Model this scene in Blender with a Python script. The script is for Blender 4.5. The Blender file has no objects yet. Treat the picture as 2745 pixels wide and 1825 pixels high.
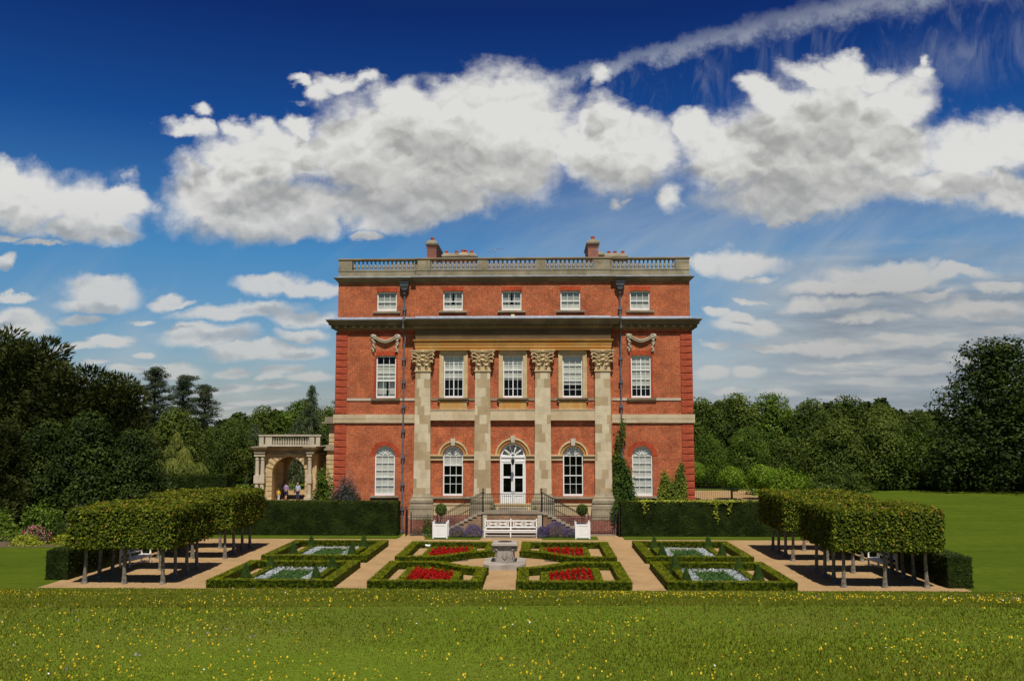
import bpy, math, random
import numpy as np
random.seed(7)
RNG = np.random.default_rng(11)
PI = math.pi
scene = bpy.context.scene
COL = scene.collection

# ------------------------------------------------------------------ helpers
def tag(o, label=None, cat=None, group=None, kind=None):
    if label: o['label'] = label
    if cat: o['category'] = cat
    if group: o['group'] = group
    if kind: o['kind'] = kind
    return o

def link(o, parent=None):
    COL.objects.link(o)
    if parent is not None: o.parent = parent
    return o

def empty(name, loc=(0, 0, 0), rz=0, label=None, cat=None, group=None):
    o = bpy.data.objects.new(name, None)
    o.empty_display_size = .2
    link(o); o.location = loc; o.rotation_euler = (0, 0, rz)
    return tag(o, label, cat, group)

def copy_tree(src, loc=None, rz=None, scale=None, label=None, parent=None):
    c = src.copy(); link(c)
    if parent is not None: c.parent = parent
    for ch in list(src.children):
        copy_tree(ch, parent=c)
    if loc is not None: c.location = loc
    if rz is not None: c.rotation_euler = (0, 0, rz)
    if scale is not None: c.scale = scale
    if label: c['label'] = label
    return c

class MB:
    def __init__(s): s.v = []; s.f = []
    def add(s, vs, fs):
        n = len(s.v); s.v += [tuple(p) for p in vs]; s.f += [tuple(n + i for i in f) for f in fs]; return s
    def box(s, x0, y0, z0, x1, y1, z1):
        if x1 < x0: x0, x1 = x1, x0
        if y1 < y0: y0, y1 = y1, y0
        if z1 < z0: z0, z1 = z1, z0
        return s.add([(x0,y0,z0),(x1,y0,z0),(x1,y1,z0),(x0,y1,z0),(x0,y0,z1),(x1,y0,z1),(x1,y1,z1),(x0,y1,z1)],
                     [(0,3,2,1),(4,5,6,7),(0,1,5,4),(1,2,6,5),(2,3,7,6),(3,0,4,7)])
    def quad(s, a, b, c, d): return s.add([a, b, c, d], [(0,1,2,3)])
    def poly(s, pts): return s.add(pts, [tuple(range(len(pts)))])
    def prism(s, pts, y0, y1):
        """polygon in (x,z) extruded from y0 to y1"""
        n = len(pts)
        vs = [(x, y0, z) for x, z in pts] + [(x, y1, z) for x, z in pts]
        fs = [tuple(range(n)), tuple(range(2*n-1, n-1, -1))] + [(i, (i+1) % n + 0, (i+1) % n + n, i + n) for i in range(n)]
        return s.add(vs, fs)
    def prismz(s, pts, z0, z1):
        n = len(pts)
        vs = [(x, y, z0) for x, y in pts] + [(x, y, z1) for x, y in pts]
        fs = [tuple(range(n-1, -1, -1)), tuple(range(n, 2*n))] + [(i, (i+1) % n, (i+1) % n + n, i + n) for i in range(n)]
        return s.add(vs, fs)
    def tube(s, pts, rs, seg=8, flat=1.0):
        if not hasattr(rs, '__len__'): rs = [rs]*len(pts)
        P = [np.array(p, float) for p in pts]
        up = np.array([0.31, 0.17, 0.93]); vs = []; fs = []
        for i, p in enumerate(P):
            t = P[min(i+1, len(P)-1)] - P[max(i-1, 0)]
            t = t/(np.linalg.norm(t)+1e-9)
            a = np.cross(t, up); 
            if np.linalg.norm(a) < .1: a = np.cross(t, np.array([1., 0, 0]))
            a /= np.linalg.norm(a); b = np.cross(t, a)
            for k in range(seg):
                th = 2*PI*k/seg
                vs.append(p + rs[i]*(math.cos(th)*a + flat*math.sin(th)*b))
        for i in range(len(P)-1):
            for k in range(seg):
                k2 = (k+1) % seg
                fs.append((i*seg+k, i*seg+k2, (i+1)*seg+k2, (i+1)*seg+k))
        fs.append(tuple(range(seg-1, -1, -1))); fs.append(tuple((len(P)-1)*seg+k for k in range(seg)))
        return s.add(vs, fs)
    def lathe(s, c, prof, seg=12, ph=0, sx=1, sy=1):
        vs = []; fs = []
        for r, z in prof:
            for k in range(seg):
                th = 2*PI*k/seg + ph
                vs.append((c[0]+sx*r*math.cos(th), c[1]+sy*r*math.sin(th), c[2]+z))
        for i in range(len(prof)-1):
            for k in range(seg):
                k2 = (k+1) % seg
                fs.append((i*seg+k, i*seg+k2, (i+1)*seg+k2, (i+1)*seg+k))
        fs.append(tuple(range(seg-1, -1, -1))); fs.append(tuple((len(prof)-1)*seg+k for k in range(seg)))
        return s.add(vs, fs)
    def ball(s, c, r, seg=8, sx=1, sy=1, sz=1):
        n = max(4, seg//2+1)
        prof = [(max(1e-3, r*math.sin(PI*i/n)), -r*sz*math.cos(PI*i/n)) for i in range(n+1)]
        return s.lathe(c, prof, seg, 0, sx, sy)
    def sweep(s, plan, prof, closed=False):
        """plan: xy points, outward is to the right of travel; prof: (out, z)"""
        n = len(plan); P = [np.array(p, float) for p in plan]; rows = []
        for i in range(n):
            ns = []
            for a, b in ((i-1, i), (i, i+1)):
                if closed or (a >= 0 and b < n):
                    d = P[b % n]-P[a % n]; d /= np.linalg.norm(d); ns.append(np.array([d[1], -d[0]]))
            m = sum(ns); m = m/np.linalg.norm(m); m = m/max(.3, float(m @ ns[0]))
            rows.append([(P[i][0]+o*m[0], P[i][1]+o*m[1], z) for o, z in prof])
        k = len(prof); vs = [p for r in rows for p in r]; fs = []
        for i in range(n if closed else n-1):
            j = (i+1) % n
            for q in range(k-1):
                fs.append((i*k+q, j*k+q, j*k+q+1, i*k+q+1))
        return s.add(vs, fs)
    def build(s, name, mat, parent=None, smooth=False, loc=None):
        me = bpy.data.meshes.new(name); me.from_pydata(s.v, [], s.f); me.update()
        if smooth: me.polygons.foreach_set('use_smooth', [True]*len(me.polygons))
        if mat: me.materials.append(mat)
        o = bpy.data.objects.new(name, me); link(o, parent)
        if loc is not None: o.location = loc
        return o

def quad_mesh(name, V, mat, parent=None, k=4, face_tone=None, smooth=False):
    """V: (n,k,3) array of faces"""
    V = np.asarray(V, np.float32); n = V.shape[0]
    me = bpy.data.meshes.new(name)
    me.vertices.add(n*k); me.vertices.foreach_set('co', V.reshape(-1))
    me.loops.add(n*k); me.loops.foreach_set('vertex_index', np.arange(n*k, dtype=np.int32))
    me.polygons.add(n); me.polygons.foreach_set('loop_start', np.arange(n, dtype=np.int32)*k)
    me.polygons.foreach_set('loop_total', np.full(n, k, np.int32))
    me.update(calc_edges=True)
    a = me.attributes.new('face_tone', 'FLOAT', 'FACE')
    if face_tone is None: face_tone = RNG.random(n)
    a.data.foreach_set('value', np.asarray(face_tone, np.float32))
    if mat: me.materials.append(mat)
    o = bpy.data.objects.new(name, me)
    return link(o, parent)

def leaves(C, N, s, asp=.6, jit=.6, bend=0.0):
    """leaf quads: centres C, preferred normals N, sizes s -> (n,4,3)"""
    n = len(C)
    N = N + RNG.normal(0, jit, (n, 3)); N /= np.linalg.norm(N, axis=1)[:, None]+1e-9
    R = RNG.normal(0, 1, (n, 3)); T = np.cross(N, R); T /= np.linalg.norm(T, axis=1)[:, None]+1e-9
    B = np.cross(N, T)
    s = np.broadcast_to(np.asarray(s, float), (n,))[:, None]*.5
    T = T*s; B = B*s*asp
    return np.stack([C-T, C-B*.9-T*.1, C+T, C+B*.9-T*.1], 1)

# ------------------------------------------------------------------ materials
MATS = {}
class G:
    """small node-graph writer"""
    def __init__(s, tree): s.t = tree; s.n = tree.nodes; s.l = tree.links
    def new(s, typ, **kw):
        n = s.n.new(typ)
        for k, v in kw.items(): setattr(n, k, v)
        return n
    def put(s, sock, val):
        if isinstance(val, bpy.types.NodeSocket): s.l.new(val, sock)
        elif val is not None: sock.default_value = val
    def m(s, op, a, b=None, c=None, clamp=False):
        n = s.new('ShaderNodeMath', operation=op, use_clamp=clamp)
        s.put(n.inputs[0], a); s.put(n.inputs[1], b); s.put(n.inputs[2], c); return n.outputs[0]
    def vm(s, op, a, b=None, c=None):
        n = s.new('ShaderNodeVectorMath', operation=op)
        s.put(n.inputs[0], a); s.put(n.inputs[1], b)
        if c is not None: s.put(n.inputs[2 if op != 'SCALE' else 3], c)
        return n.outputs['Value'] if op in ('LENGTH', 'DOT_PRODUCT', 'DISTANCE') else n.outputs[0]
    def noise(s, vec, scale, detail=3, rough=.5, dist=0, out='Fac', dim='3D'):
        n = s.new('ShaderNodeTexNoise', noise_dimensions=dim)
        s.put(n.inputs['Vector'], vec); n.inputs['Scale'].default_value = scale
        n.inputs['Detail'].default_value = detail; n.inputs['Roughness'].default_value = rough
        n.inputs['Distortion'].default_value = dist
        return n.outputs[out]
    def ramp(s, fac, stops, interp='LINEAR'):
        n = s.new('ShaderNodeValToRGB'); s.put(n.inputs[0], fac); r = n.color_ramp; r.interpolation = interp
        while len(r.elements) < len(stops): r.elements.new(.5)
        for e, (p, c) in zip(r.elements, stops):
            e.position = p; e.color = tuple(c)+(1,) if len(c) == 3 else c
        return n.outputs[0]
    def mix(s, fac, a, b, mode='MIX'):
        n = s.new('ShaderNodeMix', data_type='RGBA', blend_type=mode)
        s.put(n.inputs[0], fac)
        s.put(n.inputs[6], tuple(a)+(1,) if isinstance(a, (tuple, list)) and len(a) == 3 else a)
        s.put(n.inputs[7], tuple(b)+(1,) if isinstance(b, (tuple, list)) and len(b) == 3 else b)
        return n.outputs[2]
    def sep(s, v):
        n = s.new('ShaderNodeSeparateXYZ'); s.put(n.inputs[0], v); return n.outputs
    def comb(s, x, y, z=0.0):
        n = s.new('ShaderNodeCombineXYZ'); s.put(n.inputs[0], x); s.put(n.inputs[1], y); s.put(n.inputs[2], z); return n.outputs[0]
    def step(s, v, a, b):
        n = s.new('ShaderNodeMapRange', interpolation_type='SMOOTHSTEP')
        s.put(n.inputs['Value'], v); n.inputs['From Min'].default_value = a; n.inputs['From Max'].default_value = b
        return n.outputs[0]

def newmat(name):
    m = bpy.data.materials.new(name); m.use_nodes = True
    g = G(m.node_tree); b = g.n['Principled BSDF']
    b.inputs['Specular IOR Level'].default_value = .25
    MATS[name] = m
    return m, g, b

def rgb(c): return tuple(c)+(1,)

def simple(name, c, rough=.6, var=.25, scale=6, metal=0, spec=.25, bump=0, bscale=40, coord='Object'):
    m, g, b = newmat(name)
    tc = g.new('ShaderNodeTexCoord').outputs[coord]
    f = g.noise(tc, scale, 5, .6)
    lo = tuple(x*(1-var) for x in c); hi = tuple(min(1, x*(1+var)) for x in c)
    g.l.new(g.ramp(f, [(.3, lo), (.7, hi)]), b.inputs['Base Color'])
    b.inputs['Roughness'].default_value = rough; b.inputs['Metallic'].default_value = metal
    b.inputs['Specular IOR Level'].default_value = spec
    if bump:
        n = g.new('ShaderNodeBump'); n.inputs['Strength'].default_value = bump; n.inputs['Distance'].default_value = .02
        g.put(n.inputs['Height'], g.noise(tc, bscale, 4)); g.l.new(n.outputs[0], b.inputs['Normal'])
    return m

def wallvec(g):
    tc = g.new('ShaderNodeTexCoord').outputs['Object']; x, y, z = g.sep(tc)
    return tc, g.comb(g.m('ADD', x, y), z)

def brickmat(name, c1, c2, mort, w=.225, h=.075, ms=.010, weather=.65, tone=(.72, .60, .58)):
    m, g, b = newmat(name); tc, v = wallvec(g)
    n = g.new('ShaderNodeTexBrick'); g.put(n.inputs['Vector'], v)
    n.inputs['Scale'].default_value = 1; n.inputs['Brick Width'].default_value = w; n.inputs['Row Height'].default_value = h
    n.inputs['Mortar Size'].default_value = ms; n.inputs['Mortar Smooth'].default_value = .1; n.inputs['Bias'].default_value = 0
    n.inputs['Color1'].default_value = rgb(c1); n.inputs['Color2'].default_value = rgb(c2); n.inputs['Mortar'].default_value = rgb(mort)
    big = g.noise(tc, .45, 6, .65)
    col = g.mix(g.m('MULTIPLY', g.step(big, .45, .75), weather), n.outputs['Color'], tone, 'MULTIPLY')
    col = g.mix(g.m('MULTIPLY', g.step(g.noise(tc, 1.7, 5, .7), .55, .8), .35), col, (1.25, 1.05, .9), 'MULTIPLY')
    fine = g.ramp(g.noise(g.vm('MULTIPLY', tc, (1.0, 1.0, 2.0)), 5.5, 5, .75), [(.34, (.66, .66, .68)), (.66, (1.34, 1.34, 1.32))])
    col = g.mix(1.0, col, fine, 'MULTIPLY')
    col = g.mix(1.0, col, g.ramp(g.noise(g.vm('ADD', tc, (9., 3., 5.)), 1.1, 7, .72), [(.36, (.74, .72, .74)), (.62, (1.16, 1.18, 1.16))]), 'MULTIPLY')
    g.l.new(col, b.inputs['Base Color']); b.inputs['Roughness'].default_value = .85
    bn = g.new('ShaderNodeBump'); bn.inputs['Strength'].default_value = .5; bn.inputs['Distance'].default_value = .01
    g.put(bn.inputs['Height'], g.m('SUBTRACT', 1.0, n.outputs['Fac'])); g.l.new(bn.outputs[0], b.inputs['Normal'])
    return m

def stonemat(name, c1, c2, stain=None, w=.8, h=.42, stainamt=.6, lich=0, drip=False):
    m, g, b = newmat(name); tc, v = wallvec(g)
    n = g.new('ShaderNodeTexBrick'); g.put(n.inputs['Vector'], v); n.offset = .37; n.squash = .6
    n.inputs['Scale'].default_value = 1; n.inputs['Brick Width'].default_value = w; n.inputs['Row Height'].default_value = h
    n.inputs['Mortar Size'].default_value = .006; n.inputs['Mortar Smooth'].default_value = .3
    n.inputs['Color1'].default_value = rgb(c1); n.inputs['Color2'].default_value = rgb(c2)
    n.inputs['Mortar'].default_value = rgb(tuple(x*.75 for x in c2))
    col = n.outputs['Color']
    col = g.mix(1.0, col, g.ramp(g.noise(tc, 2.2, 6, .65), [(.3, (.80, .78, .76)), (.7, (1.12, 1.12, 1.12))]), 'MULTIPLY')
    if stain:
        sv = tc
        if drip:
            x, y, z = g.sep(tc); sv = g.comb(g.m('MULTIPLY', x, 3.0), g.m('MULTIPLY', y, 3.0), g.m('MULTIPLY', z, .6))
        f = g.step(g.noise(sv, 1.1, 5, .6), .38, .62)
        col = g.mix(g.m('MULTIPLY', f, stainamt), col, stain)
    if lich:
        f = g.step(g.noise(tc, 5.5, 6, .7), .56, .66); col = g.mix(g.m('MULTIPLY', f, lich), col, (.42, .40, .33))
        f = g.step(g.noise(tc, 2.0, 6, .7), .5, .7); col = g.mix(g.m('MULTIPLY', f, lich), col, (.10, .085, .06))
    g.l.new(col, b.inputs['Base Color']); b.inputs['Roughness'].default_value = .85
    bn = g.new('ShaderNodeBump'); bn.inputs['Strength'].default_value = .4; bn.inputs['Distance'].default_value = .02
    g.put(bn.inputs['Height'], g.noise(tc, 14, 5)); g.l.new(bn.outputs[0], b.inputs['Normal'])
    return m

def leafmat(name, dark, mid, light, nscale=.6, trans=.25, rough=.5, accent=None, acc=.97):
    m, g, b = newmat(name)
    at = g.new('ShaderNodeAttribute', attribute_name='face_tone').outputs['Fac']
    geo = g.new('ShaderNodeNewGeometry').outputs['Position']
    f = g.m('ADD', g.m('MULTIPLY', at, .55), g.m('MULTIPLY', g.step(g.noise(geo, nscale, 4, .6), .3, .7), .45))
    col = g.ramp(f, [(.12, dark), (.5, mid), (.92, light)])
    if accent is not None:
        col = g.mix(g.m('GREATER_THAN', at, acc), col, accent)
    g.l.new(col, b.inputs['Base Color']); b.inputs['Roughness'].default_value = rough
    b.inputs['Specular IOR Level'].default_value = .07
    tr = g.new('ShaderNodeBsdfTranslucent'); g.put(tr.inputs[0], g.mix(1.0, col, (1.2, 1.3, .6), 'MULTIPLY'))
    mx = g.new('ShaderNodeMixShader'); mx.inputs[0].default_value = trans
    g.l.new(b.outputs[0], mx.inputs[1]); g.l.new(tr.outputs[0], mx.inputs[2])
    g.l.new(mx.outputs[0], g.n['Material Output'].inputs[0])
    return m

M = MATS
brickmat('brick', (.49, .082, .023), (.29, .044, .017), (.52, .26, .12))
brickmat('brick_base', (.34, .085, .05), (.25, .06, .04), (.36, .26, .19), weather=.6)
brickmat('brick_rubbed', (.43, .066, .020), (.36, .052, .018), (.44, .10, .04), .075, .4, .003, .15)
brickmat('brick_quoin', (.44, .070, .025), (.31, .048, .020), (.40, .10, .05), weather=.3)
brickmat('brick_old', (.30, .15, .07), (.20, .085, .045), (.30, .23, .15), .23, .085, .014, .7, (.45, .42, .3))
stonemat('stone', (.62, .52, .35), (.50, .39, .24), (.40, .27, .14), 1.35, .62, .25)
def patchstone():
    m, g, b = newmat('stone_patched'); tc, v = wallvec(g); x, z, _ = g.sep(v)
    oi = g.new('ShaderNodeObjectInfo').outputs['Location']; ox, oy, oz = g.sep(oi)
    row = g.m('FLOOR', g.m('DIVIDE', z, .60)); off = g.m('MULTIPLY', g.m('FRACT', g.m('MULTIPLY', row, .37)), .8)
    colm = g.m('FLOOR', g.m('ADD', g.m('DIVIDE', x, .46), off))
    q = g.comb(g.m('ADD', g.m('MULTIPLY', colm, .55), g.m('MULTIPLY', ox, 1.7)), g.m('MULTIPLY', row, .42), 1.3)
    f = g.step(g.noise(q, 1.0, 1, .5), .47, .50)
    wn = g.new('ShaderNodeTexWhiteNoise', noise_dimensions='3D'); g.put(wn.inputs[0], g.comb(colm, row, ox))
    col = g.mix(f, (.42, .32, .185), (.58, .495, .335))
    col = g.mix(1.0, col, g.ramp(wn.outputs[0], [(0, (.90, .88, .85)), (1, (1.08, 1.08, 1.08))]), 'MULTIPLY')
    col = g.mix(1.0, col, g.ramp(g.noise(tc, 2.2, 6, .65), [(.3, (.84, .82, .80)), (.7, (1.1, 1.1, 1.1))]), 'MULTIPLY')
    g.l.new(col, b.inputs['Base Color']); b.inputs['Roughness'].default_value = .85
patchstone()
stonemat('stone_stained', (.52, .36, .16), (.46, .27, .09), (.50, .21, .03), 1.1, 3.0, .75, drip=True)
stonemat('stone_orange', (.50, .28, .09), (.42, .22, .06), (.46, .17, .02), .9, .35, .6)
stonemat('stone_dark', (.30, .23, .14), (.23, .165, .095), (.12, .085, .05), 1.3, .3, .55)
stonemat('stone_brown', (.20, .13, .065), (.15, .095, .045), (.09, .055, .025), 1.3, .3, .5)
stonemat('stone_grey', (.40, .33, .22), (.30, .245, .155), (.13, .11, .07), 1.6, .9, .5, lich=.45)
stonemat('stone_buff', (.64, .49, .28), (.54, .40, .21), (.42, .30, .16), .9, .38, .3)
stonemat('stone_pale', (.58, .51, .40), (.50, .43, .32), (.36, .30, .2), 1.5, 3, .3)
stonemat('stone_step', (.36, .31, .23), (.28, .23, .16), (.16, .13, .09), .9, .9, .5, lich=.3)
stonemat('stone_well', (.45, .395, .335), (.37, .32, .26), (.17, .14, .11), 3, 3, .5, lich=.35)
simple('lead', (.25, .285, .34), .45, .35, 2.5, .0, .5)
simple('pipe_lead', (.105, .11, .125), .5, .4, 3, 0, .4)
simple('lead_dark', (.055, .058, .065), .5, .4, 3, 0, .4)
simple('slate', (.15, .17, .205), .5, .35, 4)
simple('white_paint', (.80, .79, .75), .4, .05, 5, 0, .4)
simple('bench_paint', (.80, .77, .72), .45, .08, 9, 0, .35)
simple('iron', (.018, .018, .022), .45, .4, 8, 0, .4)
simple('terracotta', (.52, .10, .035), .8, .3, 5)
simple('dark_room', (.012, .012, .012), .9, .2, 2)
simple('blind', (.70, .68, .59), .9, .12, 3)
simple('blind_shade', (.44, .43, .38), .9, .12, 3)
simple('bark', (.115, .095, .07), .9, .5, 9, bump=.6)
simple('bark_pale', (.17, .148, .115), .9, .65, 7, bump=.5)
simple('bark_pine', (.10, .06, .045), .9, .5, 6)
simple('soil', (.12, .085, .055), .95, .4, 12, bump=.5)
simple('skin', (.50, .30, .21), .6, .05)
simple('hair_fair', (.32, .20, .09), .7, .3, 60); simple('hair_dark', (.035, .022, .015), .7, .3, 60)
simple('cloth_blue', (.44, .52, .68), .85, .12); simple('cloth_navy', (.03, .035, .07), .85, .2)
simple('cloth_lilac', (.32, .25, .42), .85, .15); simple('cloth_yellow', (.75, .46, .03), .85, .1)
simple('cloth_white', (.65, .62, .6), .85, .1); simple('cloth_slate', (.07, .085, .12), .85, .2)
simple('cloth_shoe', (.08, .05, .04), .7, .2); simple('cloth_maroon', (.12, .02, .03), .8, .2)
simple('lamp_cream', (.72, .66, .42), .4, .05)

def glassmat():
    m, g, b = newmat('glass')
    tr = g.new('ShaderNodeBsdfTransparent'); tr.inputs[0].default_value = (.98, .99, .98, 1)
    gl = g.new('ShaderNodeBsdfGlossy'); gl.inputs['Roughness'].default_value = .03; gl.inputs[0].default_value = (.9, .95, 1, 1)
    fr = g.new('ShaderNodeFresnel'); fr.inputs[0].default_value = 1.45
    mx = g.new('ShaderNodeMixShader'); g.l.new(g.m('MULTIPLY', fr.outputs[0], .45), mx.inputs[0])
    g.l.new(tr.outputs[0], mx.inputs[1]); g.l.new(gl.outputs[0], mx.inputs[2])
    g.l.new(mx.outputs[0], g.n['Material Output'].inputs[0])
glassmat()

leafmat('leaf_box_hedge', (.012, .022, .002), (.10, .125, .005), (.34, .34, .010), 7.0, .15)
leafmat('leaf_box_bush', (.03, .06, .012), (.055, .10, .018), (.09, .14, .022), 1.5, .2)
leafmat('leaf_yew_hedge', (.014, .022, .004), (.032, .048, .008), (.072, .090, .012), 1.2, .12)
leafmat('leaf_hornbeam', (.028, .050, .006), (.085, .110, .010), (.32, .315, .024), 7.0, .3, accent=(.34, .15, .03), acc=.975)
leafmat('leaf_yew_tree', (.014, .020, .006), (.045, .052, .011), (.095, .105, .026), .35, .12)
leafmat('leaf_dark', (.013, .021, .006), (.034, .052, .011), (.088, .115, .020), .3, .2)
leafmat('leaf_wood', (.028, .046, .011), (.072, .102, .018), (.150, .180, .030), .22, .25)
leafmat('leaf_wood_light', (.040, .072, .012), (.090, .145, .020), (.185, .245, .032), .3, .3)
leafmat('leaf_pine', (.014, .024, .012), (.036, .052, .022), (.085, .10, .038), .4, .1)
leafmat('leaf_weeping', (.06, .08, .015), (.145, .17, .032), (.28, .29, .06), .8, .25)
leafmat('leaf_cedar', (.028, .046, .020), (.066, .095, .036), (.135, .165, .06), .5, .15)
leafmat('leaf_climber', (.022, .045, .008), (.055, .095, .014), (.12, .165, .022), 1.0, .25)
leafmat('leaf_climber_light', (.06, .09, .012), (.13, .17, .022), (.26, .28, .035), 1.2, .3)
leafmat('leaf_glossy', (.020, .045, .006), (.06, .115, .010), (.24, .32, .03), 1.5, .25, .3)
leafmat('leaf_grey', (.05, .065, .05), (.11, .125, .10), (.20, .21, .17), 1.5, .2)
leafmat('leaf_silver', (.22, .25, .24), (.38, .41, .42), (.60, .62, .64), 2, .2)
leafmat('leaf_bedding', (.030, .075, .022), (.065, .135, .035), (.12, .20, .05), 3, .25)
leafmat('leaf_lavender', (.045, .055, .035), (.085, .095, .060), (.13, .14, .09), 2, .2)
leafmat('petal_lavender', (.06, .042, .12), (.12, .085, .22), (.21, .15, .33), 2, .25)
leafmat('petal_red', (.17, .003, .003), (.36, .007, .005), (.52, .016, .012), 2, .2)
leafmat('petal_pink', (.40, .06, .10), (.62, .16, .22), (.75, .40, .45), 2, .2)
leafmat('petal_yellow', (.42, .25, .01), (.60, .39, .012), (.72, .53, .03), 2, .2, accent=(.75, .75, .72), acc=.98)
leafmat('petal_purple', (.15, .09, .13), (.24, .16, .22), (.34, .26, .33), 2, .2)
leafmat('leaf_lime', (.06, .11, .010), (.14, .22, .018), (.27, .38, .035), 1.0, .3)
leafmat('leaf_yellow', (.16, .19, .02), (.30, .33, .03), (.45, .46, .05), 2, .25)
leafmat('leaf_purple', (.04, .035, .05), (.09, .08, .10), (.16, .15, .18), 2, .15)
leafmat('grass_blade', (.150, .168, .014), (.195, .208, .020), (.265, .26, .042), .5, .45)

def lawnmat(name, flower=0.0, k=1.0):
    m, g, b = newmat(name)
    p = g.new('ShaderNodeNewGeometry').outputs['Position']
    x, y, z = g.sep(p)
    big = g.m('ADD', g.m('MULTIPLY', g.noise(p, .12, 5, .6), .5), g.m('MULTIPLY', g.noise(g.vm('MULTIPLY', p, (.25, 1.6, 1.0)), .35, 5, .65), .5)); mid = g.noise(p, 1.3, 5, .6); fine = g.noise(p, 22, 4, .7)
    f = g.m('ADD', g.m('MULTIPLY', big, .45), g.m('ADD', g.m('MULTIPLY', mid, .30), g.m('MULTIPLY', fine, .40)))
    col = g.ramp(f, [(.40, (.066*k, .100*k, .010*k)), (.56, (.104*k, .150*k, .014*k)), (.72, (.150*k, .200*k, .018*k))])
    if flower:
        patch = g.step(g.noise(g.vm('ADD', p, (31., 7., 0.)), .33, 4, .6), .48, .68)
        col = g.mix(g.m('MULTIPLY', patch, .30), col, (.17, .13, .045))
    g.l.new(col, b.inputs['Base Color']); b.inputs['Roughness'].default_value = 1; b.inputs['Specular IOR Level'].default_value = 0
    bn = g.new('ShaderNodeBump'); bn.inputs['Strength'].default_value = .7; bn.inputs['Distance'].default_value = .05
    g.put(bn.inputs['Height'], g.m('ADD', fine, mid)); g.l.new(bn.outputs[0], b.inputs['Normal'])
lawnmat('lawn', 0, .70); lawnmat('lawn_meadow', 1.0, 1.12)

def gravelmat():
    m, g, b = newmat('gravel')
    p = g.new('ShaderNodeNewGeometry').outputs['Position']
    a = g.noise(p, 38, 3, .8); c = g.noise(p, .8, 5, .6)
    col = g.ramp(a, [(.32, (.24, .145, .068)), (.5, (.41, .26, .125)), (.68, (.58, .41, .22))])
    col = g.mix(1.0, col, g.ramp(c, [(.3, (.80, .78, .76)), (.7, (1.06, 1.06, 1.06))]), 'MULTIPLY')
    g.l.new(col, b.inputs['Base Color']); b.inputs['Roughness'].default_value = .95; b.inputs['Specular IOR Level'].default_value = .03
    bn = g.new('ShaderNodeBump'); bn.inputs['Strength'].default_value = .8; bn.inputs['Distance'].default_value = .015
    g.put(bn.inputs['Height'], a); g.l.new(bn.outputs[0], b.inputs['Normal'])
gravelmat()
SKYTINT = [(0.0, (.60, .62, .66)), (.06, (.56, .64, .72)), (.19, (.27, .63, .86)), (.33, (.065, .28, .65)), (.47, (.040, .128, .42)), (.60, (.09, .17, .36)), (1.0, (.36, .38, .44))]
# ------------------------------------------------------------------ camera, sun, sky
F_, PITCH, YAW = 2435., .0990, .0290
cam_d = bpy.data.cameras.new('camera'); cam = bpy.data.objects.new('camera', cam_d); COL.objects.link(cam)
cam_d.sensor_width = 36; cam_d.lens = F_/2745*36; cam_d.clip_end = 4000; cam_d.clip_start = .1
cam.location = (1.70, -61, 6.75); cam.rotation_euler = (PI/2+PITCH, 0, YAW)
scene.camera = cam
scene.view_settings.view_transform = 'Standard'; scene.view_settings.look = 'None'
scene.view_settings.exposure = 0; scene.view_settings.gamma = 1
scene.render.engine = 'CYCLES'
scene.cycles.max_bounces = 6; scene.cycles.diffuse_bounces = 3; scene.cycles.transparent_max_bounces = 8
scene.cycles.use_denoising = True

EL, AZ = math.radians(59), math.radians(7)       # sun: high, a little to the right behind the camera
sd = (math.sin(AZ)*math.cos(EL), -math.cos(AZ)*math.cos(EL), math.sin(EL))
from mathutils import Vector
sun_d = bpy.data.lights.new('sun', 'SUN'); sun = bpy.data.objects.new('sun', sun_d); COL.objects.link(sun)
sun_d.energy = 4.7; sun_d.angle = math.radians(.5); sun_d.color = (1, .955, .87)
sun.rotation_euler = Vector(sd).to_track_quat('Z', 'Y').to_euler(); sun.location = (20, -60, 60)

def uv_dir(px, py):
    """photo direction (2358 px wide copy) -> tangent-plane direction u = x/y, v = z/y"""
    a = (px*1.1641-1372.5)/F_; b = (912.5-py*1.1641)/F_
    c, s = math.cos(YAW), math.sin(YAW); cp, sp = math.cos(PITCH), math.sin(PITCH)
    r = (-s*cp+a*c+b*s*sp, c*cp+a*s-b*c*sp, sp+b*cp)
    return r[0]/r[1], r[2]/r[1]

world = bpy.data.worlds.new('World'); scene.world = world; world.use_nodes = True
g = G(world.node_tree); bg = g.n['Background']; bg.inputs[1].default_value = .1
sky = g.new('ShaderNodeTexSky', sky_type='NISHITA'); sky.sun_disc = False
sky.sun_elevation = EL; sky.sun_rotation = math.atan2(sd[0], sd[1]); sky.altitude = 100; sky.air_density = 1.0; sky.dust_density = .6; sky.ozone_density = 2.5
D = g.new('ShaderNodeTexCoord').outputs['Generated']
dx, dy, dz = g.sep(D)
fy = g.m('MAXIMUM', dy, .08)
u = g.m('DIVIDE', dx, fy); v = g.m('DIVIDE', dz, fy)
P = g.comb(u, v, 0.0)
front = g.step(dy, .10, .30)

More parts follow.
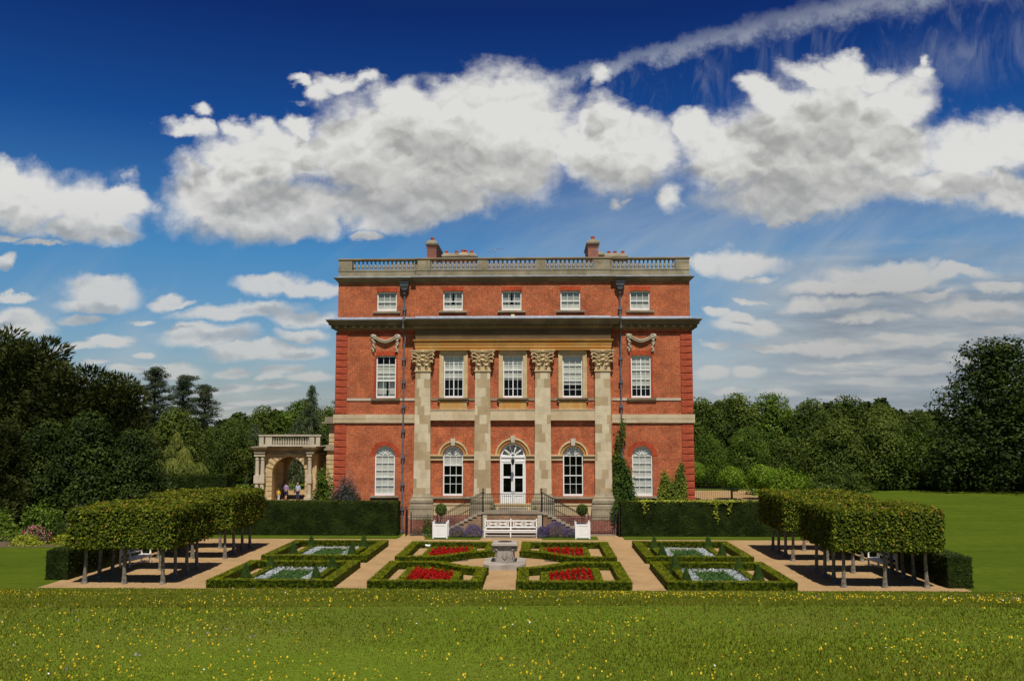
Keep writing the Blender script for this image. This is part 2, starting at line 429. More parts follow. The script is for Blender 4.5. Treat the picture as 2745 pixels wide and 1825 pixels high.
BLOBS = [  # (x, y, rx, ry) in degrees-like photo units
 (600,470,235,88),(480,440,120,78),(640,335,150,82),(560,370,110,70),(840,330,200,125),(1010,370,280,150),(1060,255,190,100),
 (935,230,80,66),(1040,215,90,60),(1180,255,100,95),(1160,400,150,105),(900,470,170,62),(1235,300,110,105),(1020,470,170,55),(700,520,80,40),
 (800,172,95,36,.2),(745,200,55,36,.18),(870,160,50,30,.28),(700,190,40,20,.3),(430,316,88,34,.16),(400,330,50,22,.16),(470,300,40,22,.16),(450,262,38,28,.32),(1372,195,38,42,.30),(545,290,50,40,.2),(610,280,60,36,.1),(700,262,60,30,.05),
 (1430,360,145,95),(1320,330,60,60,.12),(1390,290,80,60),(1490,320,90,70),(1545,445,66,60,.38),(1415,455,50,24,.38),(1610,270,70,46,.1),(1660,285,40,30,.2),
 (1905,235,165,118),(1790,240,80,80),(1800,340,240,120),(2060,235,110,90),(1690,340,130,88),(2130,190,50,40,.2),(2150,160,30,40,.3),(1750,200,50,45),(1850,150,60,45),(1925,140,60,45),(2000,160,60,40),(1880,430,250,80),(2020,340,210,110),
 (1830,480,120,28),(2240,350,150,80),(2330,320,90,66),(2180,440,170,52),(2300,440,110,60),
 (50,440,150,80),(150,470,190,72),(200,530,130,32),(285,450,70,42),(20,400,60,50),
 (235,668,125,42),(255,645,80,26),(395,690,50,20),(200,702,100,16),(50,745,100,32),(185,730,60,12),(640,668,118,26),(720,675,80,22),
 (560,722,165,22),(690,738,90,22),(470,775,115,26),(440,762,60,20),(600,806,160,22),(540,800,80,16),(700,812,70,16),(385,850,80,24),(400,838,40,18),
 (530,852,52,14),(650,850,60,13),(715,868,60,14),(255,780,62,15),(180,790,60,10),(340,810,28,11),(550,886,42,11),(640,890,60,10),(700,772,66,16),(600,925,80,9),(470,890,60,10),
 (130,800,50,9,.1),(60,812,50,10,.1),(300,850,60,12,.1),(220,835,40,9,.15),(460,915,60,8,.15),(520,935,60,7,.2),(650,945,70,7,.2),(420,700,50,8,.15),(330,735,40,8,.15),(740,740,40,12),(620,865,40,9),(30,690,50,12,.15),(20,545,60,14,.2),(110,560,90,12,.3),(845,533,42,16),(1715,600,105,46),(1740,585,70,36),(1620,600,60,34),(10,605,26,22),
 (2050,645,165,30),(2090,625,80,24),(1960,668,150,18),(1720,750,90,24),(1700,735,50,18),(1900,705,120,18),(2200,640,90,20),(1640,860,50,16),(1720,858,40,20),(1900,800,160,16),(2100,790,140,14),(2250,720,140,22),(1800,905,60,10),(1650,720,40,14,.1),(1760,640,60,12,.2),(1640,800,50,12,.1),(1760,800,90,12,.05),(1850,850,80,12,.05),(1980,870,90,12,.05),(2120,850,100,12),(2250,830,90,14),(2300,670,70,16),(2000,740,110,12),(2150,690,90,12,.05),(1680,900,50,9,.05),(1950,910,90,8,.05),(2060,780,60,9),(2300,770,70,12),(1720,690,50,8,.1)]
grp = bpy.data.node_groups.new('cloud_field', 'ShaderNodeTree')
grp.interface.new_socket('p', in_out='INPUT', socket_type='NodeSocketVector')
grp.interface.new_socket('f', in_out='OUTPUT', socket_type='NodeSocketFloat')
gg = G(grp); gi = gg.new('NodeGroupInput').outputs[0]; go = gg.new('NodeGroupOutput')
acc = None
for bl in BLOBS:
    bx, by, rx, ry = bl[:4]; bias = bl[4] if len(bl) > 4 else 0.0
    cu, cv = uv_dir(bx, by); u1, _ = uv_dir(bx+rx, by); _, v1 = uv_dir(bx, by-ry)
    q = gg.vm('MULTIPLY_ADD', gi, (1/(u1-cu), 1/(v1-cv), 0), (-cu/(u1-cu), -cv/(v1-cv), 0))
    nd = gg.n[-1]
    f = gg.m('SUBTRACT', 1.0-bias, gg.vm('LENGTH', q))
    if acc is None: acc = f
    else: acc = gg.m('SMOOTH_MAX', acc, f, .12)
gg.l.new(acc, go.inputs[0])

def field(p):
    n = g.new('ShaderNodeGroup'); n.node_tree = grp; g.put(n.inputs[0], p); return n.outputs[0]
amp = g.m('MINIMUM', g.m('ADD', .16, g.m('MULTIPLY', g.m('MAXIMUM', v, 0.0), 3.2)), 1.0)
Pn = g.comb(u, g.m('MULTIPLY', v, 1.25), 0.0)
w1 = g.vm('SUBTRACT', g.noise(Pn, 7.5, 3, .5, out='Color'), (.5, .5, .5))
w2 = g.vm('SUBTRACT', g.noise(Pn, 30, 6, .62, out='Color'), (.5, .5, .5))
sc1 = g.new('ShaderNodeVectorMath', operation='SCALE'); g.put(sc1.inputs[0], w1); g.put(sc1.inputs[3], g.m('MULTIPLY', amp, .085))
sc2 = g.new('ShaderNodeVectorMath', operation='SCALE'); g.put(sc2.inputs[0], w2); g.put(sc2.inputs[3], g.m('MULTIPLY', amp, .034))
Pw = g.vm('ADD', g.vm('ADD', P, sc1.outputs[0]), sc2.outputs[0])
d0 = field(Pw)
lv = g.comb(0.004, g.m('MULTIPLY', amp, .050), 0.0)
d1 = field(g.vm('ADD', Pw, lv))
nb = g.noise(g.comb(u, g.m('MULTIPLY', v, g.m('ADD', 1.15, g.m('MULTIPLY', g.step(v, .30, .10), 1.6))), 0.0), 14, 7, .66)
# relief: noise compared with itself a little higher up
def puffs(p):
    n = g.new('ShaderNodeTexVoronoi', feature='F1'); n.inputs['Scale'].default_value = 15; n.inputs['Detail'].default_value = 2.6
    n.inputs['Roughness'].default_value = .62; n.inputs['Lacunarity'].default_value = 2.1; g.put(n.inputs['Vector'], p); return n.outputs['Distance']
Pv = g.vm('ADD', Pn, g.vm('MULTIPLY', w2, (.030, .030, 0.0)))
nb2 = g.m('MULTIPLY', puffs(Pv), -1.0); nb1 = g.m('MULTIPLY', puffs(g.vm('ADD', Pv, (0.002, .010, 0.0))), -1.0)
nb1, nb2 = nb2, nb1
dens = g.m('ADD', g.m('ADD', d0, g.m('MULTIPLY', g.m('SUBTRACT', nb, .5), .80)), g.m('MULTIPLY', g.m('ADD', nb1, 1.12), .24))
above = g.step(d1, -.10, .85)
lit = g.m('SUBTRACT', 1.0, g.m('MULTIPLY', above, .50))
lit = g.m('ADD', lit, g.m('MULTIPLY', g.m('SUBTRACT', nb1, nb2), .46))
lit = g.m('ADD', lit, g.m('MULTIPLY', g.m('SUBTRACT', g.noise(Pn, 4.5, 3, .5), .5), .45))
alpha = g.step(g.m('DIVIDE', g.m('ADD', dens, .14), .60), 0.0, 1.0)
low = g.step(v, .30, .12)
ccol = g.ramp(lit, [(0.10, (.27, .28, .275)), (.42, (.41, .41, .395)), (.68, (.58, .575, .55)), (.95, (.74, .735, .71))])

# clear sky: real atmosphere, deepened as through a polariser
vv = g.m('MAXIMUM', g.m('DIVIDE', dz, g.m('MAXIMUM', g.vm('LENGTH', g.comb(dx, dy, 0.0)), .05)), 0.0)
tint = g.ramp(vv, SKYTINT)
base = g.mix(1.0, sky.outputs[0], tint, 'MULTIPLY')
# high thin cloud, streaming up to the right
veil = g.noise(g.comb(g.m('ADD', g.m('MULTIPLY', u, 3.0), g.m('MULTIPLY', v, 1.5)), g.m('SUBTRACT', g.m('MULTIPLY', v, 8.0), g.m('MULTIPLY', u, 3.0)), 2.0), 1.0, 6, .6, .4)
veilm = g.m('MULTIPLY', g.m('MULTIPLY', g.step(u, -.22, .12), g.step(v, .345, .22)), g.m('ADD', .10, g.m('MULTIPLY', g.step(veil, .35, .70), .38)))
ru = g.m('ADD', g.m('MULTIPLY', u, .80), g.m('MULTIPLY', v, .60)); rv = g.m('SUBTRACT', g.m('MULTIPLY', v, .80), g.m('MULTIPLY', u, .60))
cir = g.noise(g.comb(g.m('MULTIPLY', ru, 2.2), g.m('MULTIPLY', rv, 9.0), 0.0), 1.0, 7, .62, .8)
cmask = g.m('MULTIPLY', g.step(u, -.12, .34), g.m('MULTIPLY', g.step(v, .34, .14), g.step(cir, .34, .74)))
cmask = g.m('MAXIMUM', g.m('MULTIPLY', cmask, .58), g.m('MULTIPLY', g.m('MULTIPLY', g.step(u, .10, -.20), g.step(v, .27, .10)), g.m('MULTIPLY', g.step(cir, .45, .75), .30)))
# low grey layers to the right of the house
strat = g.noise(g.comb(g.m('MULTIPLY', u, 4.0), g.m('MULTIPLY', v, 26.0), 3.0), 1.0, 7, .6)
smask = g.m('MULTIPLY', g.m('MULTIPLY', g.step(g.m('ADD', u, g.m('MULTIPLY', strat, .12)), .21, .40), g.step(g.m('ADD', v, g.m('MULTIPLY', g.m('SUBTRACT', strat, .5), .16)), .235, .12)), g.step(strat, .20, .42))
smask = g.m('MAXIMUM', smask, g.m('MULTIPLY', g.step(v, .10, .0), .62))
scol = g.ramp(g.noise(g.comb(g.m('MULTIPLY', u, 7.0), g.m('MULTIPLY', v, 45.0), 9.0), 1.0, 6, .6), [(.32, (.20, .24, .29)), (.48, (.29, .33, .375)), (.60, (.38, .41, .425)), (.74, (.60, .58, .53))])
# old contrail, spreading, with a torn lower edge
ua, va = uv_dir(1290, 182); ub, vb = uv_dir(2080, -8)
L = math.hypot(ub-ua, vb-va); tx, ty = (ub-ua)/L, (vb-va)/L
uu = g.m('SUBTRACT', u, ua); v2 = g.m('SUBTRACT', v, va)
al = g.m('ADD', g.m('MULTIPLY', uu, tx), g.m('MULTIPLY', v2, ty)); ac = g.m('SUBTRACT', g.m('MULTIPLY', v2, tx), g.m('MULTIPLY', uu, ty))
tn = g.noise(g.comb(al, ac, 0.0), 26, 6, .65)
acn = g.m('ADD', ac, g.m('MULTIPLY', g.m('SUBTRACT', tn, .5), .052))
acn = g.m('SUBTRACT', acn, g.m('MULTIPLY', g.m('MULTIPLY', al, g.m('SUBTRACT', .38, al)), .06))
wd = g.m('ADD', .007, g.m('MULTIPLY', al, .036))
trail = g.m('MULTIPLY', g.step(g.m('DIVIDE', g.m('ABSOLUTE', acn), wd), 1.45, .0), g.m('MULTIPLY', g.step(al, -.045, .03), g.m('ADD', .45, g.m('MULTIPLY', g.step(tn, .35, .65), .55))))
wisp = g.noise(g.comb(g.m('MULTIPLY', g.m('ADD', al, g.m('MULTIPLY', ac, -.35)), 30.0), g.m('MULTIPLY', ac, 11.0), 5.0), 1.0, 6, .65, 1.2)
under = g.m('MULTIPLY', g.m('MULTIPLY', g.step(acn, -.165, -.045), g.step(acn, .0, -.02)), g.m('MULTIPLY', g.step(al, -.02, .05), g.step(wisp, .46, .80)))
und2 = g.m('MULTIPLY', g.m('MULTIPLY', g.step(g.m('ABSOLUTE', g.m('ADD', acn, .085)), .05, .0), g.step(al, .15, .40)), g.step(wisp, .30, .75))
tr_a = g.m('MULTIPLY', g.m('MAXIMUM', g.m('MULTIPLY', trail, .46), g.m('MAXIMUM', g.m('MULTIPLY', under, .15), g.m('MULTIPLY', und2, .22))), front)

K = 1/.1
def kk(c): 
    n = g.new('ShaderNodeVectorMath', operation='SCALE'); g.put(n.inputs[0], c); n.inputs[3].default_value = K; return n.outputs[0]
base = g.mix(g.m('MULTIPLY', veilm, front), base, tuple(x*K for x in (.46, .51, .54)))
col = g.mix(g.m('MULTIPLY', cmask, front), base, tuple(x*K for x in (.50, .53, .54)))
col = g.mix(tr_a, col, tuple(x*K for x in (.56, .60, .62)))
col = g.mix(g.m('MULTIPLY', g.m('MULTIPLY', smask, .92), front), col, kk(scol))
ccol = g.mix(g.m('MULTIPLY', low, .9), ccol, g.ramp(lit, [(.30, (.30, .335, .37)), (.62, (.45, .455, .455)), (.95, (.68, .65, .60))]))
ccol = g.mix(g.m('MULTIPLY', g.m('MULTIPLY', low, g.step(u, .15, .40)), .55), ccol, (.40, .405, .40))
haze = g.step(v, .13, .03)
ccol = g.mix(g.m('MULTIPLY', haze, .45), ccol, (.33, .365, .40))
col = g.mix(g.m('MULTIPLY', g.m('MULTIPLY', alpha, g.step(v, -.01, .03)), g.m('MULTIPLY', front, g.m('SUBTRACT', .97, g.m('MULTIPLY', low, .20)))), col, kk(ccol))
g.l.new(col, bg.inputs[0])
world.cycles.sampling_method = 'MANUAL'; world.cycles.sample_map_resolution = 512
# ------------------------------------------------------------------ the house
house = empty('brick_mansion', (0, 0, 0), label='large red brick mansion with stone pilasters, balustraded roof and white sash windows', cat='mansion')
YC = -.15           # face of the three middle bays; the outer bays are at 0

def wall(mb, Y, x0, x1, z0, z1, ops, depth=.24):
    cur = x0
    for (xc, w, zb, zs, arch) in ops:
        xl, xr = xc-w/2, xc+w/2
        mb.quad((cur, Y, z0), (xl, Y, z0), (xl, Y, z1), (cur, Y, z1))
        if zb > z0: mb.quad((xl, Y, z0), (xr, Y, z0), (xr, Y, zb), (xl, Y, zb))
        mb.quad((xl, Y, zb), (xr, Y, zb), (xr, Y+depth, zb), (xl, Y+depth, zb))
        mb.quad((xl, Y, zb), (xl, Y+depth, zb), (xl, Y+depth, zs), (xl, Y, zs))
        mb.quad((xr, Y+depth, zb), (xr, Y, zb), (xr, Y, zs), (xr, Y+depth, zs))
        if arch:
            n = 20; pts = [(xc-w/2*math.cos(PI*i/n), zs+w/2*math.sin(PI*i/n)) for i in range(n+1)]
            for (a, b) in zip(pts[:-1], pts[1:]):
                mb.quad((a[0], Y, a[1]), (b[0], Y, b[1]), (b[0], Y, z1), (a[0], Y, z1))
                mb.quad((a[0], Y, a[1]), (a[0], Y+depth, a[1]), (b[0], Y+depth, b[1]), (b[0], Y, b[1]))
        else:
            mb.quad((xl, Y, zs), (xr, Y, zs), (xr, Y, z1), (xl, Y, z1))
            mb.quad((xl, Y, zs), (xl, Y+depth, zs), (xr, Y+depth, zs), (xr, Y, zs))
        cur = xr
    mb.quad((cur, Y, z0), (x1, Y, z0), (x1, Y, z1), (cur, Y, z1))

SX, MX = 8.58, 3.99
mb = MB()
for sgn in (-1, 1):
    xa, xb = (-12, -6.6) if sgn < 0 else (6.6, 12)
    wall(mb, 0, xa, xb, -.1, 7.3, [(sgn*SX, 1.34, 2.46, 5.08, True)])
    wall(mb, 0, xa, xb, 7.3, 13.42, [(sgn*SX, 1.34, 8.95, 11.79, False)])
    wall(mb, 0, xa+(.08 if sgn < 0 else 0), xb-(.08 if sgn > 0 else 0), 13.42, 17.0, [(sgn*SX-.01, 1.34, 14.84, 16.15, False)])
wall(mb, YC, -6.6, 6.6, -.1, 7.3, [(-MX, 1.34, 2.46, 5.08, True), (0, 1.72, 1.62, 5.08, True), (MX, 1.34, 2.46, 5.08, True)])
wall(mb, YC, -6.6, 6.6, 7.3, 13.42, [(-MX, 1.34, 8.95, 11.82, False), (0, 1.34, 8.95, 11.82, False), (MX, 1.34, 8.95, 11.82, False)])
wall(mb, YC, -6.6, 6.6, 13.42, 17.0, [(-4.07, 1.34, 14.84, 16.17, False), (-.09, 1.34, 14.84, 16.17, False), (3.88, 1.34, 14.84, 16.17, False)])
for s in (-1, 1):
    mb.quad((s*6.6, YC, -.1), (s*6.6, 0, -.1), (s*6.6, 0, 17), (s*6.6, YC, 17))
    mb.quad((s*12, 0, -.1), (s*12, 45, -.1), (s*12, 45, 13.42), (s*12, 0, 13.42))
    mb.quad((s*11.92, 0, 13.42), (s*11.92, 45, 13.42), (s*11.92, 45, 17), (s*11.92, 0, 17))
mb.quad((-12, 45, -.1), (12, 45, -.1), (12, 45, 17), (-12, 45, 17))
mb.build('wall', M['brick'], house)
MB().box(-11.85, 1.3, .0, 11.85, 1.36, 16.9).build('room_dark_sheet', M['dark_room'], house)  # near-black sheet, its colour stands in for the unlit rooms behind the panes

# ---- brick dressings
for s in (-1, 1):   # flat arches and side strips of finer, redder brick, a few mm proud
    for (xc, z, w) in ((s*SX, 11.80, 1.34), (s*SX-.01, 16.16, 1.34)):
        Y = -.006
        MB().prism([(xc-.67, z), (xc+.67, z), (xc+.76, z+.29), (xc-.76, z+.29)], Y, Y+.02).build('brick_arch', M['brick_rubbed'], house)
    for xs in (-.735, .735):
        MB().box(s*SX+xs-.065, -.005, 8.96, s*SX+xs+.065, .02, 11.78).build('brick_jamb', M['brick_rubbed'], house)
    mb = MB()
    # round arch of rubbed brick over the outer ground-floor windows
    n = 24
    for i in range(n):
        a0, a1 = PI*i/n, PI*(i+1)/n
        r0, r1 = .675, .99
        pts = [(s*SX-r0*math.cos(a0), 5.08+r0*math.sin(a0)), (s*SX-r1*math.cos(a0), 5.08+r1*math.sin(a0)), (s*SX-r1*math.cos(a1), 5.08+r1*math.sin(a1)), (s*SX-r0*math.cos(a1), 5.08+r0*math.sin(a1))]
        mb.prism(pts, -.012, .02)
    mb.build('brick_arch', M['brick_rubbed'], house)
for xc in (-4.07, -.09, 3.88):
    MB().prism([(xc-.67, 16.18), (xc+.67, 16.18), (xc+.76, 16.46), (xc-.76, 16.46)], YC-.006, YC+.02).build('brick_arch', M['brick_rubbed'], house)
for s in (-1, 1):
    MB().box(min(s*6.62, s*12.02), -.05, 13.27, max(s*6.62, s*12.02), .05, 13.42).build('brick_string_course', M['brick_rubbed'], house)

# ---- quoins, each block its own part
qb = MB(); e = .045
qb.add([(-.39+e, -.07, e), (.40-e, -.07, e), (.40-e, -.07, .41-e), (-.39+e, -.07, .41-e), (-.39, -.03, 0), (.40, -.03, 0), (.40, -.03, .41), (-.39, -.03, .41),
        (-.39, .2, 0), (.40, .2, 0), (.40, .2, .41), (-.39, .2, .41)],
       [(0,1,2,3), (0,4,5,1), (1,5,6,2), (2,6,7,3), (3,7,4,0), (4,8,9,5), (5,9,10,6), (6,10,11,7), (7,11,8,4)])
q0 = None
for s in (-1, 1):
    for k in range(29):
        z = 12.82-k*.447
        if z < .1 or (6.9 < z < 7.8): continue
        if q0 is None: q0 = o = qb.build('quoin', M['brick_quoin'], house)
        else: o = q0.copy(); link(o, house)
        o.location = (s*11.625, 0, z); o.scale = (1 if s < 0 else -1, 1, 1)
    mb = MB().box(s*12.0, -.028, .1, s*11.24, .1, 7.26).box(s*12.0, -.028, 7.86, s*11.24, .1, 13.25)
    mb.build('quoin_backing', M['brick_quoin'], house)

# ---- stone bands
for s in (-1, 1):
    xa, xb = sorted((s*6.6, s*12.09))
    MB().box(xa, -.11, 7.28, xb, .05, 7.56).box(xa, -.125, 7.565, xb, .05, 7.84).build('stone_band', M['stone'], house)
    xa, xb = sorted((s*6.6, s*11.2))
    MB().box(xa, -.05, 8.765, xb, .05, 8.93).build('stone_sill_band', M['stone_pale'], house)
    MB().box(s*SX-.97, -.16, 8.80, s*SX+.97, .2, 8.93).box(s*SX-.93, -.12, 8.72, s*SX+.93, .02, 8.795).build('window_sill', M['stone_dark'], house)
    MB().box(s*SX-.95, -.14, 2.33, s*SX+.95, .2, 2.455).build('window_sill', M['stone_grey'], house)
    MB().box(s*SX-.93, -.12, 14.70, s*SX+.93, .2, 14.82).build('window_sill', M['stone_grey'], house)
for xc in (-4.07, -.09, 3.88):
    MB().box(xc-.95, YC-.12, 14.70, xc+.95, YC+.2, 14.82).build('window_sill', M['stone_grey'], house)
PX = (-6.03, -2.02, 1.99, 5.98)
bays = [(-5.5, -2.55), (-1.49, 1.46), (2.52, 5.45)]
mb = MB(); ms = MB(); ml = MB()
for (a, b) in bays:
    mb.box(a-.1, YC-.22, 7.50, b+.1, YC+.02, 7.80).box(a-.1, YC-.16, 7.805, b+.1, YC+.02, 8.12).box(a-.1, YC-.19, 8.125, b+.1, YC+.02, 8.19)
    mb.box(a-.1, YC-.26, 7.44, b+.1, YC+.02, 7.497)
    ml.box(a-.1, YC-.05, 8.765, b+.1, YC+.05, 8.92)
mb.build('stone_band', M['stone'], house); ml.build('stone_sill_band', M['stone_grey'], house)
for i, xc in enumerate((-MX, 0, MX)):
    MB().box(xc-.92, YC-.10, 8.19, xc+.92, YC+.03, 8.76).build('apron', M['stone_stained'], house)
    MB().box(xc-1.05, YC-.24, 8.84, xc+1.05, YC+.2, 8.945).box(xc-1.0, YC-.16, 8.765, xc+1.0, YC, 8.836).box(xc-1.0, YC-.18, 8.66, xc-.9, YC, 8.76).box(xc+.9, YC-.18, 8.66, xc+1.0, YC, 8.76).build('window_sill', M['stone_dark'], house)
    mb = MB().box(xc-.92, YC-.09, 8.95, xc-.675, YC+.1, 11.83).box(xc+.675, YC-.09, 8.95, xc+.92, YC+.1, 11.83).box(xc-.92, YC-.09, 11.835, xc+.92, YC+.1, 12.10)
    mb.box(xc-.95, YC-.13, 8.97, xc-.86, YC-.02, 12.02).box(xc+.86, YC-.13, 8.97, xc+.95, YC-.02, 12.02)
    mb.build('window_surround', M['stone_buff'], house)
# low string and basement
for (a, b) in ((-5.5, -2.55), (2.52, 5.45)):
    MB().box(a-.03, YC-.20, 2.30, b+.03, YC+.02, 2.42).box(a-.03, YC-.13, 2.22, b+.03, YC+.02, 2.295).build('stone_sill_band', M['stone_grey'], house)
MB().box(-5.45, YC-.20, 1.10, 5.45, YC+.0, 1.86).box(-5.5, YC-.24, 1.87, 5.5, YC, 1.98).build('basement_band', M['stone_buff'], house)
MB().box(-7.0, -.62, -.1, 7.0, .0, 1.13).box(-6.62, -.40, 1.14, 6.62, .0, 1.22).build('basement_wall', M['brick_base'], house)

# ---- arches, imposts and keystones of the middle bays
def arc_molding(mb, xc, zs, rings, Y):
    n = 28
    for (r0, r1, y0) in rings:
        for i in range(n):
            a0, a1 = PI*i/n, PI*(i+1)/n
            pts = [(xc-r0*math.cos(a0), zs+r0*math.sin(a0)), (xc-r1*math.cos(a0), zs+r1*math.sin(a0)), (xc-r1*math.cos(a1), zs+r1*math.sin(a1)), (xc-r0*math.cos(a1), zs+r0*math.sin(a1))]
            mb.prism(pts, y0, Y+.02)
for xc, hw in ((-MX, .67), (0, .86), (MX, .67)):
    mb = MB(); arc_molding(mb, xc, 5.11, [(hw+.02, hw+.20, YC-.05)], YC); mb.build('arch_ring', M['stone_orange'], house)
    mb = MB(); arc_molding(mb, xc, 5.11, [(hw+.205, hw+.32, YC-.13)], YC); mb.build('arch_molding', M['stone_buff'], house)
    zk = 5.11+hw
    MB().prism([(xc-.12, zk+.0), (xc+.12, zk+.0), (xc+.17, zk+.46), (xc-.17, zk+.46)], YC-.22, YC-.0).build('keystone', M['stone_pale'], house)
mi = MB()
for (a, b) in ((-5.5, -MX-.69), (-MX+.69, -2.55), (-1.49, -.88), (.88, 1.46), (2.52, MX-.69), (MX+.69, 5.45)):
    mi.box(a-.02, YC-.21, 5.08, b+.02, YC+.1, 5.17).box(a-.02, YC-.07, 4.90, b+.02, YC+.1, 5.075).box(a-.02, YC-.11, 4.80, b+.02, YC+.1, 4.895)
mi.build('impost_band', M['stone_buff'], house)

# ---- pilasters
def capital(parent):
    y0 = -.42
    mb = MB()
    mb.box(-.50, y0, .03, .50, -.1, 1.26)                              # bell
    mb.box(-.56, y0-.06, -.06, .56, -.1, .04)                          # astragal
    # abacus with hollowed front
    mb.prismz([(-.80, y0-.26), (-.62, y0-.30), (-.3, y0-.14), (0, y0-.11), (.3, y0-.14), (.62, y0-.30), (.80, y0-.26), (.70, 0), (-.70, 0)], 1.22, 1.30)
    mb.prismz([(-.84, y0-.29), (-.62, y0-.34), (-.3, y0-.17), (0, y0-.14), (.3, y0-.17), (.62, y0-.34), (.84, y0-.29), (.74, 0), (-.74, 0)], 1.305, 1.37)
    for s in (-1, 1):
        # big corner volutes
        pts = [(s*.12, y0-.02, .62), (s*.20, y0-.07, .85), (s*.36, y0-.14, 1.04), (s*.55, y0-.20, 1.14), (s*.70, y0-.25, 1.12), (s*.75, y0-.27, 1.01), (s*.69, y0-.26, .93), (s*.62, y0-.24, .98)]
        mb.tube(pts, [.03, .04, .045, .055, .06, .06, .05, .035], 6)
        pts = [(s*.20, y0-.04, .58), (s*.34, y0-.12, .80), (s*.52, y0-.19, .90), (s*.68, y0-.24, .88), (s*.73, y0-.26, .78), (s*.68, y0-.27, .72)]
        mb.tube(pts, [.03, .04, .045, .05, .045, .03], 6)
        # curled acanthus at the corner
        pts = [(s*.40, y0-.01, .35), (s*.46, y0-.09, .55), (s*.56, y0-.19, .63), (s*.66, y0-.24, .60), (s*.67, y0-.26, .53)]
        mb.tube(pts, [.06, .08, .08, .06, .035], 6)
        # inner helices
        pts = [(s*.14, y0-.04, .70), (s*.10, y0-.10, .95), (s*.16, y0-.12, 1.10), (s*.24, y0-.12, 1.05)]
        mb.tube(pts, [.025, .035, .035, .02], 6)
        # lower leaf lips
        mb.tube([(s*.24, y0-.01, .12), (s*.24, y0-.04, .32), (s*.24, y0-.14, .40), (s*.24, y0-.17, .34)], [.10, .12, .12, .06], 8, .5)
        mb.tube([(s*.17+s*.07, y0-.02, .5), (s*.22, y0-.08, .64), (s*.22, y0-.16, .66)], [.05, .07, .05], 6)
    mb.tube([(0, y0, .42), (0, y0-.07, .66), (0, y0-.18, .74), (0, y0-.22, .67)], [.12, .15, .14, .07], 8, .5)
    mb.ball((0, y0-.14, 1.0), .15, 8, 1, .8, 1)
    mb.ball((0, y0-.24, 1.27), .10, 8)
    return mb.build('capital', M['stone_buff'], parent)
pil0 = None
for i, px in enumerate(PX):
    p = empty('pilaster', (px, 0, 0)); p.parent = house
    mb = MB(); mb.add([(-.565, -.42, 2.45), (.565, -.42, 2.45), (.50, -.42, 10.70), (-.50, -.42, 10.70), (-.565, .1, 2.45), (.565, .1, 2.45), (.50, .1, 10.70), (-.50, .1, 10.70)],
                      [(0,1,2,3), (1,5,6,2), (0,3,7,4), (3,2,6,7)])
    sh = mb.build('shaft', M['stone_patched'], p)
    if pil0 is None:
        cp = capital(p); cp.location = (0, 0, 10.75); pil0 = cp
        mb = MB()
        mb.sweep([(-.57, .1), (-.57, -.42), (.57, -.42), (.57, .1)], [(.0, 2.62), (.04, 2.5), (.10, 2.42), (.10, 2.33), (.16, 2.26), (.20, 2.2), (.20, 2.02), (.13, 2.0), (.13, 1.97), (.22, 1.90), (.24, 1.80), (.24, 1.64), (.22, 1.62), (.22, .95), (.0, .95)])
        ba = mb.build('base', M['stone_grey'], p); b0 = ba
    else:
        cp = pil0.copy(); link(cp, p); ba = b0.copy(); link(ba, p)
    if i >= 2:
        cp.scale = (-1, 1, 1)

# ---- entablature over the pilasters
ent = MB()
planE = [(-6.55, .1), (-6.55, -.45), (6.55, -.45), (6.55, .1)]
ent.sweep(planE, [(-.45, 12.12), (.0, 12.12), (.0, 12.26), (.03, 12.27), (.03, 12.48), (.06, 12.50), (.06, 12.68), (.08, 12.69), (.15, 12.74), (.17, 12.79), (.17, 12.83), (.02, 12.85)])
ent.build('architrave', M['stone_orange'], house)
fr = MB(); fr.sweep(planE, [(.0, 12.84), (.0, 13.10), (.02, 13.11), (.02, 13.40), (.0, 13.42), (.0, 13.62)]); fr.build('frieze', M['stone_brown'], house)
planC = [(-12, 45), (-12, 0), (-6.55, 0), (-6.55, -.45), (6.55, -.45), (6.55, 0), (12, 0), (12, 45)]
co = MB()
co.sweep(planC, [(.0, 13.58), (.06, 13.60), (.10, 13.66), (.14, 13.68), (.14, 13.86), (.46, 13.87), (.46, 13.98), (.50, 14.0), (.52, 14.03), (.58, 14.10), (.62, 14.17)])
for s in (-1, 1):
    k = 0; x = 11.9
    while x > 6.95:
        co.box(s*x-.11, -.36, 13.69, s*x+.11, -.12, 13.862); x -= .565
    y = .3
    while y < 44:
        co.box(s*12.12, y, 13.69, s*12.44, y+.2, 13.862); y += .565
x = -6.6
while x < 6.7:
    co.box(x-.10, -.76, 13.72, x+.10, -.57, 13.862); x += .6
co.build('cornice', M['stone_dark'], house)
fl = MB(); fl.sweep(planC, [(.60, 14.172), (.64, 14.175), (.64, 14.21), (.45, 14.26), (.02, 14.36), (.0, 14.42)]); fl.build('lead_flashing', M['lead'], house)

# ---- attic cornice, plinth, balustrade
planA = [(-11.92, 45), (-11.92, 0), (-6.6, 0), (-6.6, YC), (6.6, YC), (6.6, 0), (11.92, 0), (11.92, 45)]
co = MB(); co.sweep(planA, [(.0, 16.78), (.04, 16.80), (.06, 16.88), (.14, 16.92), (.16, 16.97), (.24, 17.02), (.31, 17.09)]); co.build('cornice', M['stone_dark'], house)
fl = MB(); fl.sweep(planA, [(.30, 17.092), (.33, 17.095), (.33, 17.125), (.10, 17.19), (.0, 17.22)]); fl.build('lead_flashing', M['lead'], house)
bal = MB(); planB = [(-11.93, 45), (-11.93, -.02), (-6.62, -.02), (-6.62, YC-.02), (6.62, YC-.02), (6.62, -.02), (11.93, -.02), (11.93, 45)]
bal.sweep(planB, [(.0, 17.15), (.0, 17.56), (.03, 17.58), (.03, 17.66), (-.35, 17.66), (-.35, 17.15)])
balus = bal.build('balustrade', M['stone_grey'], house)
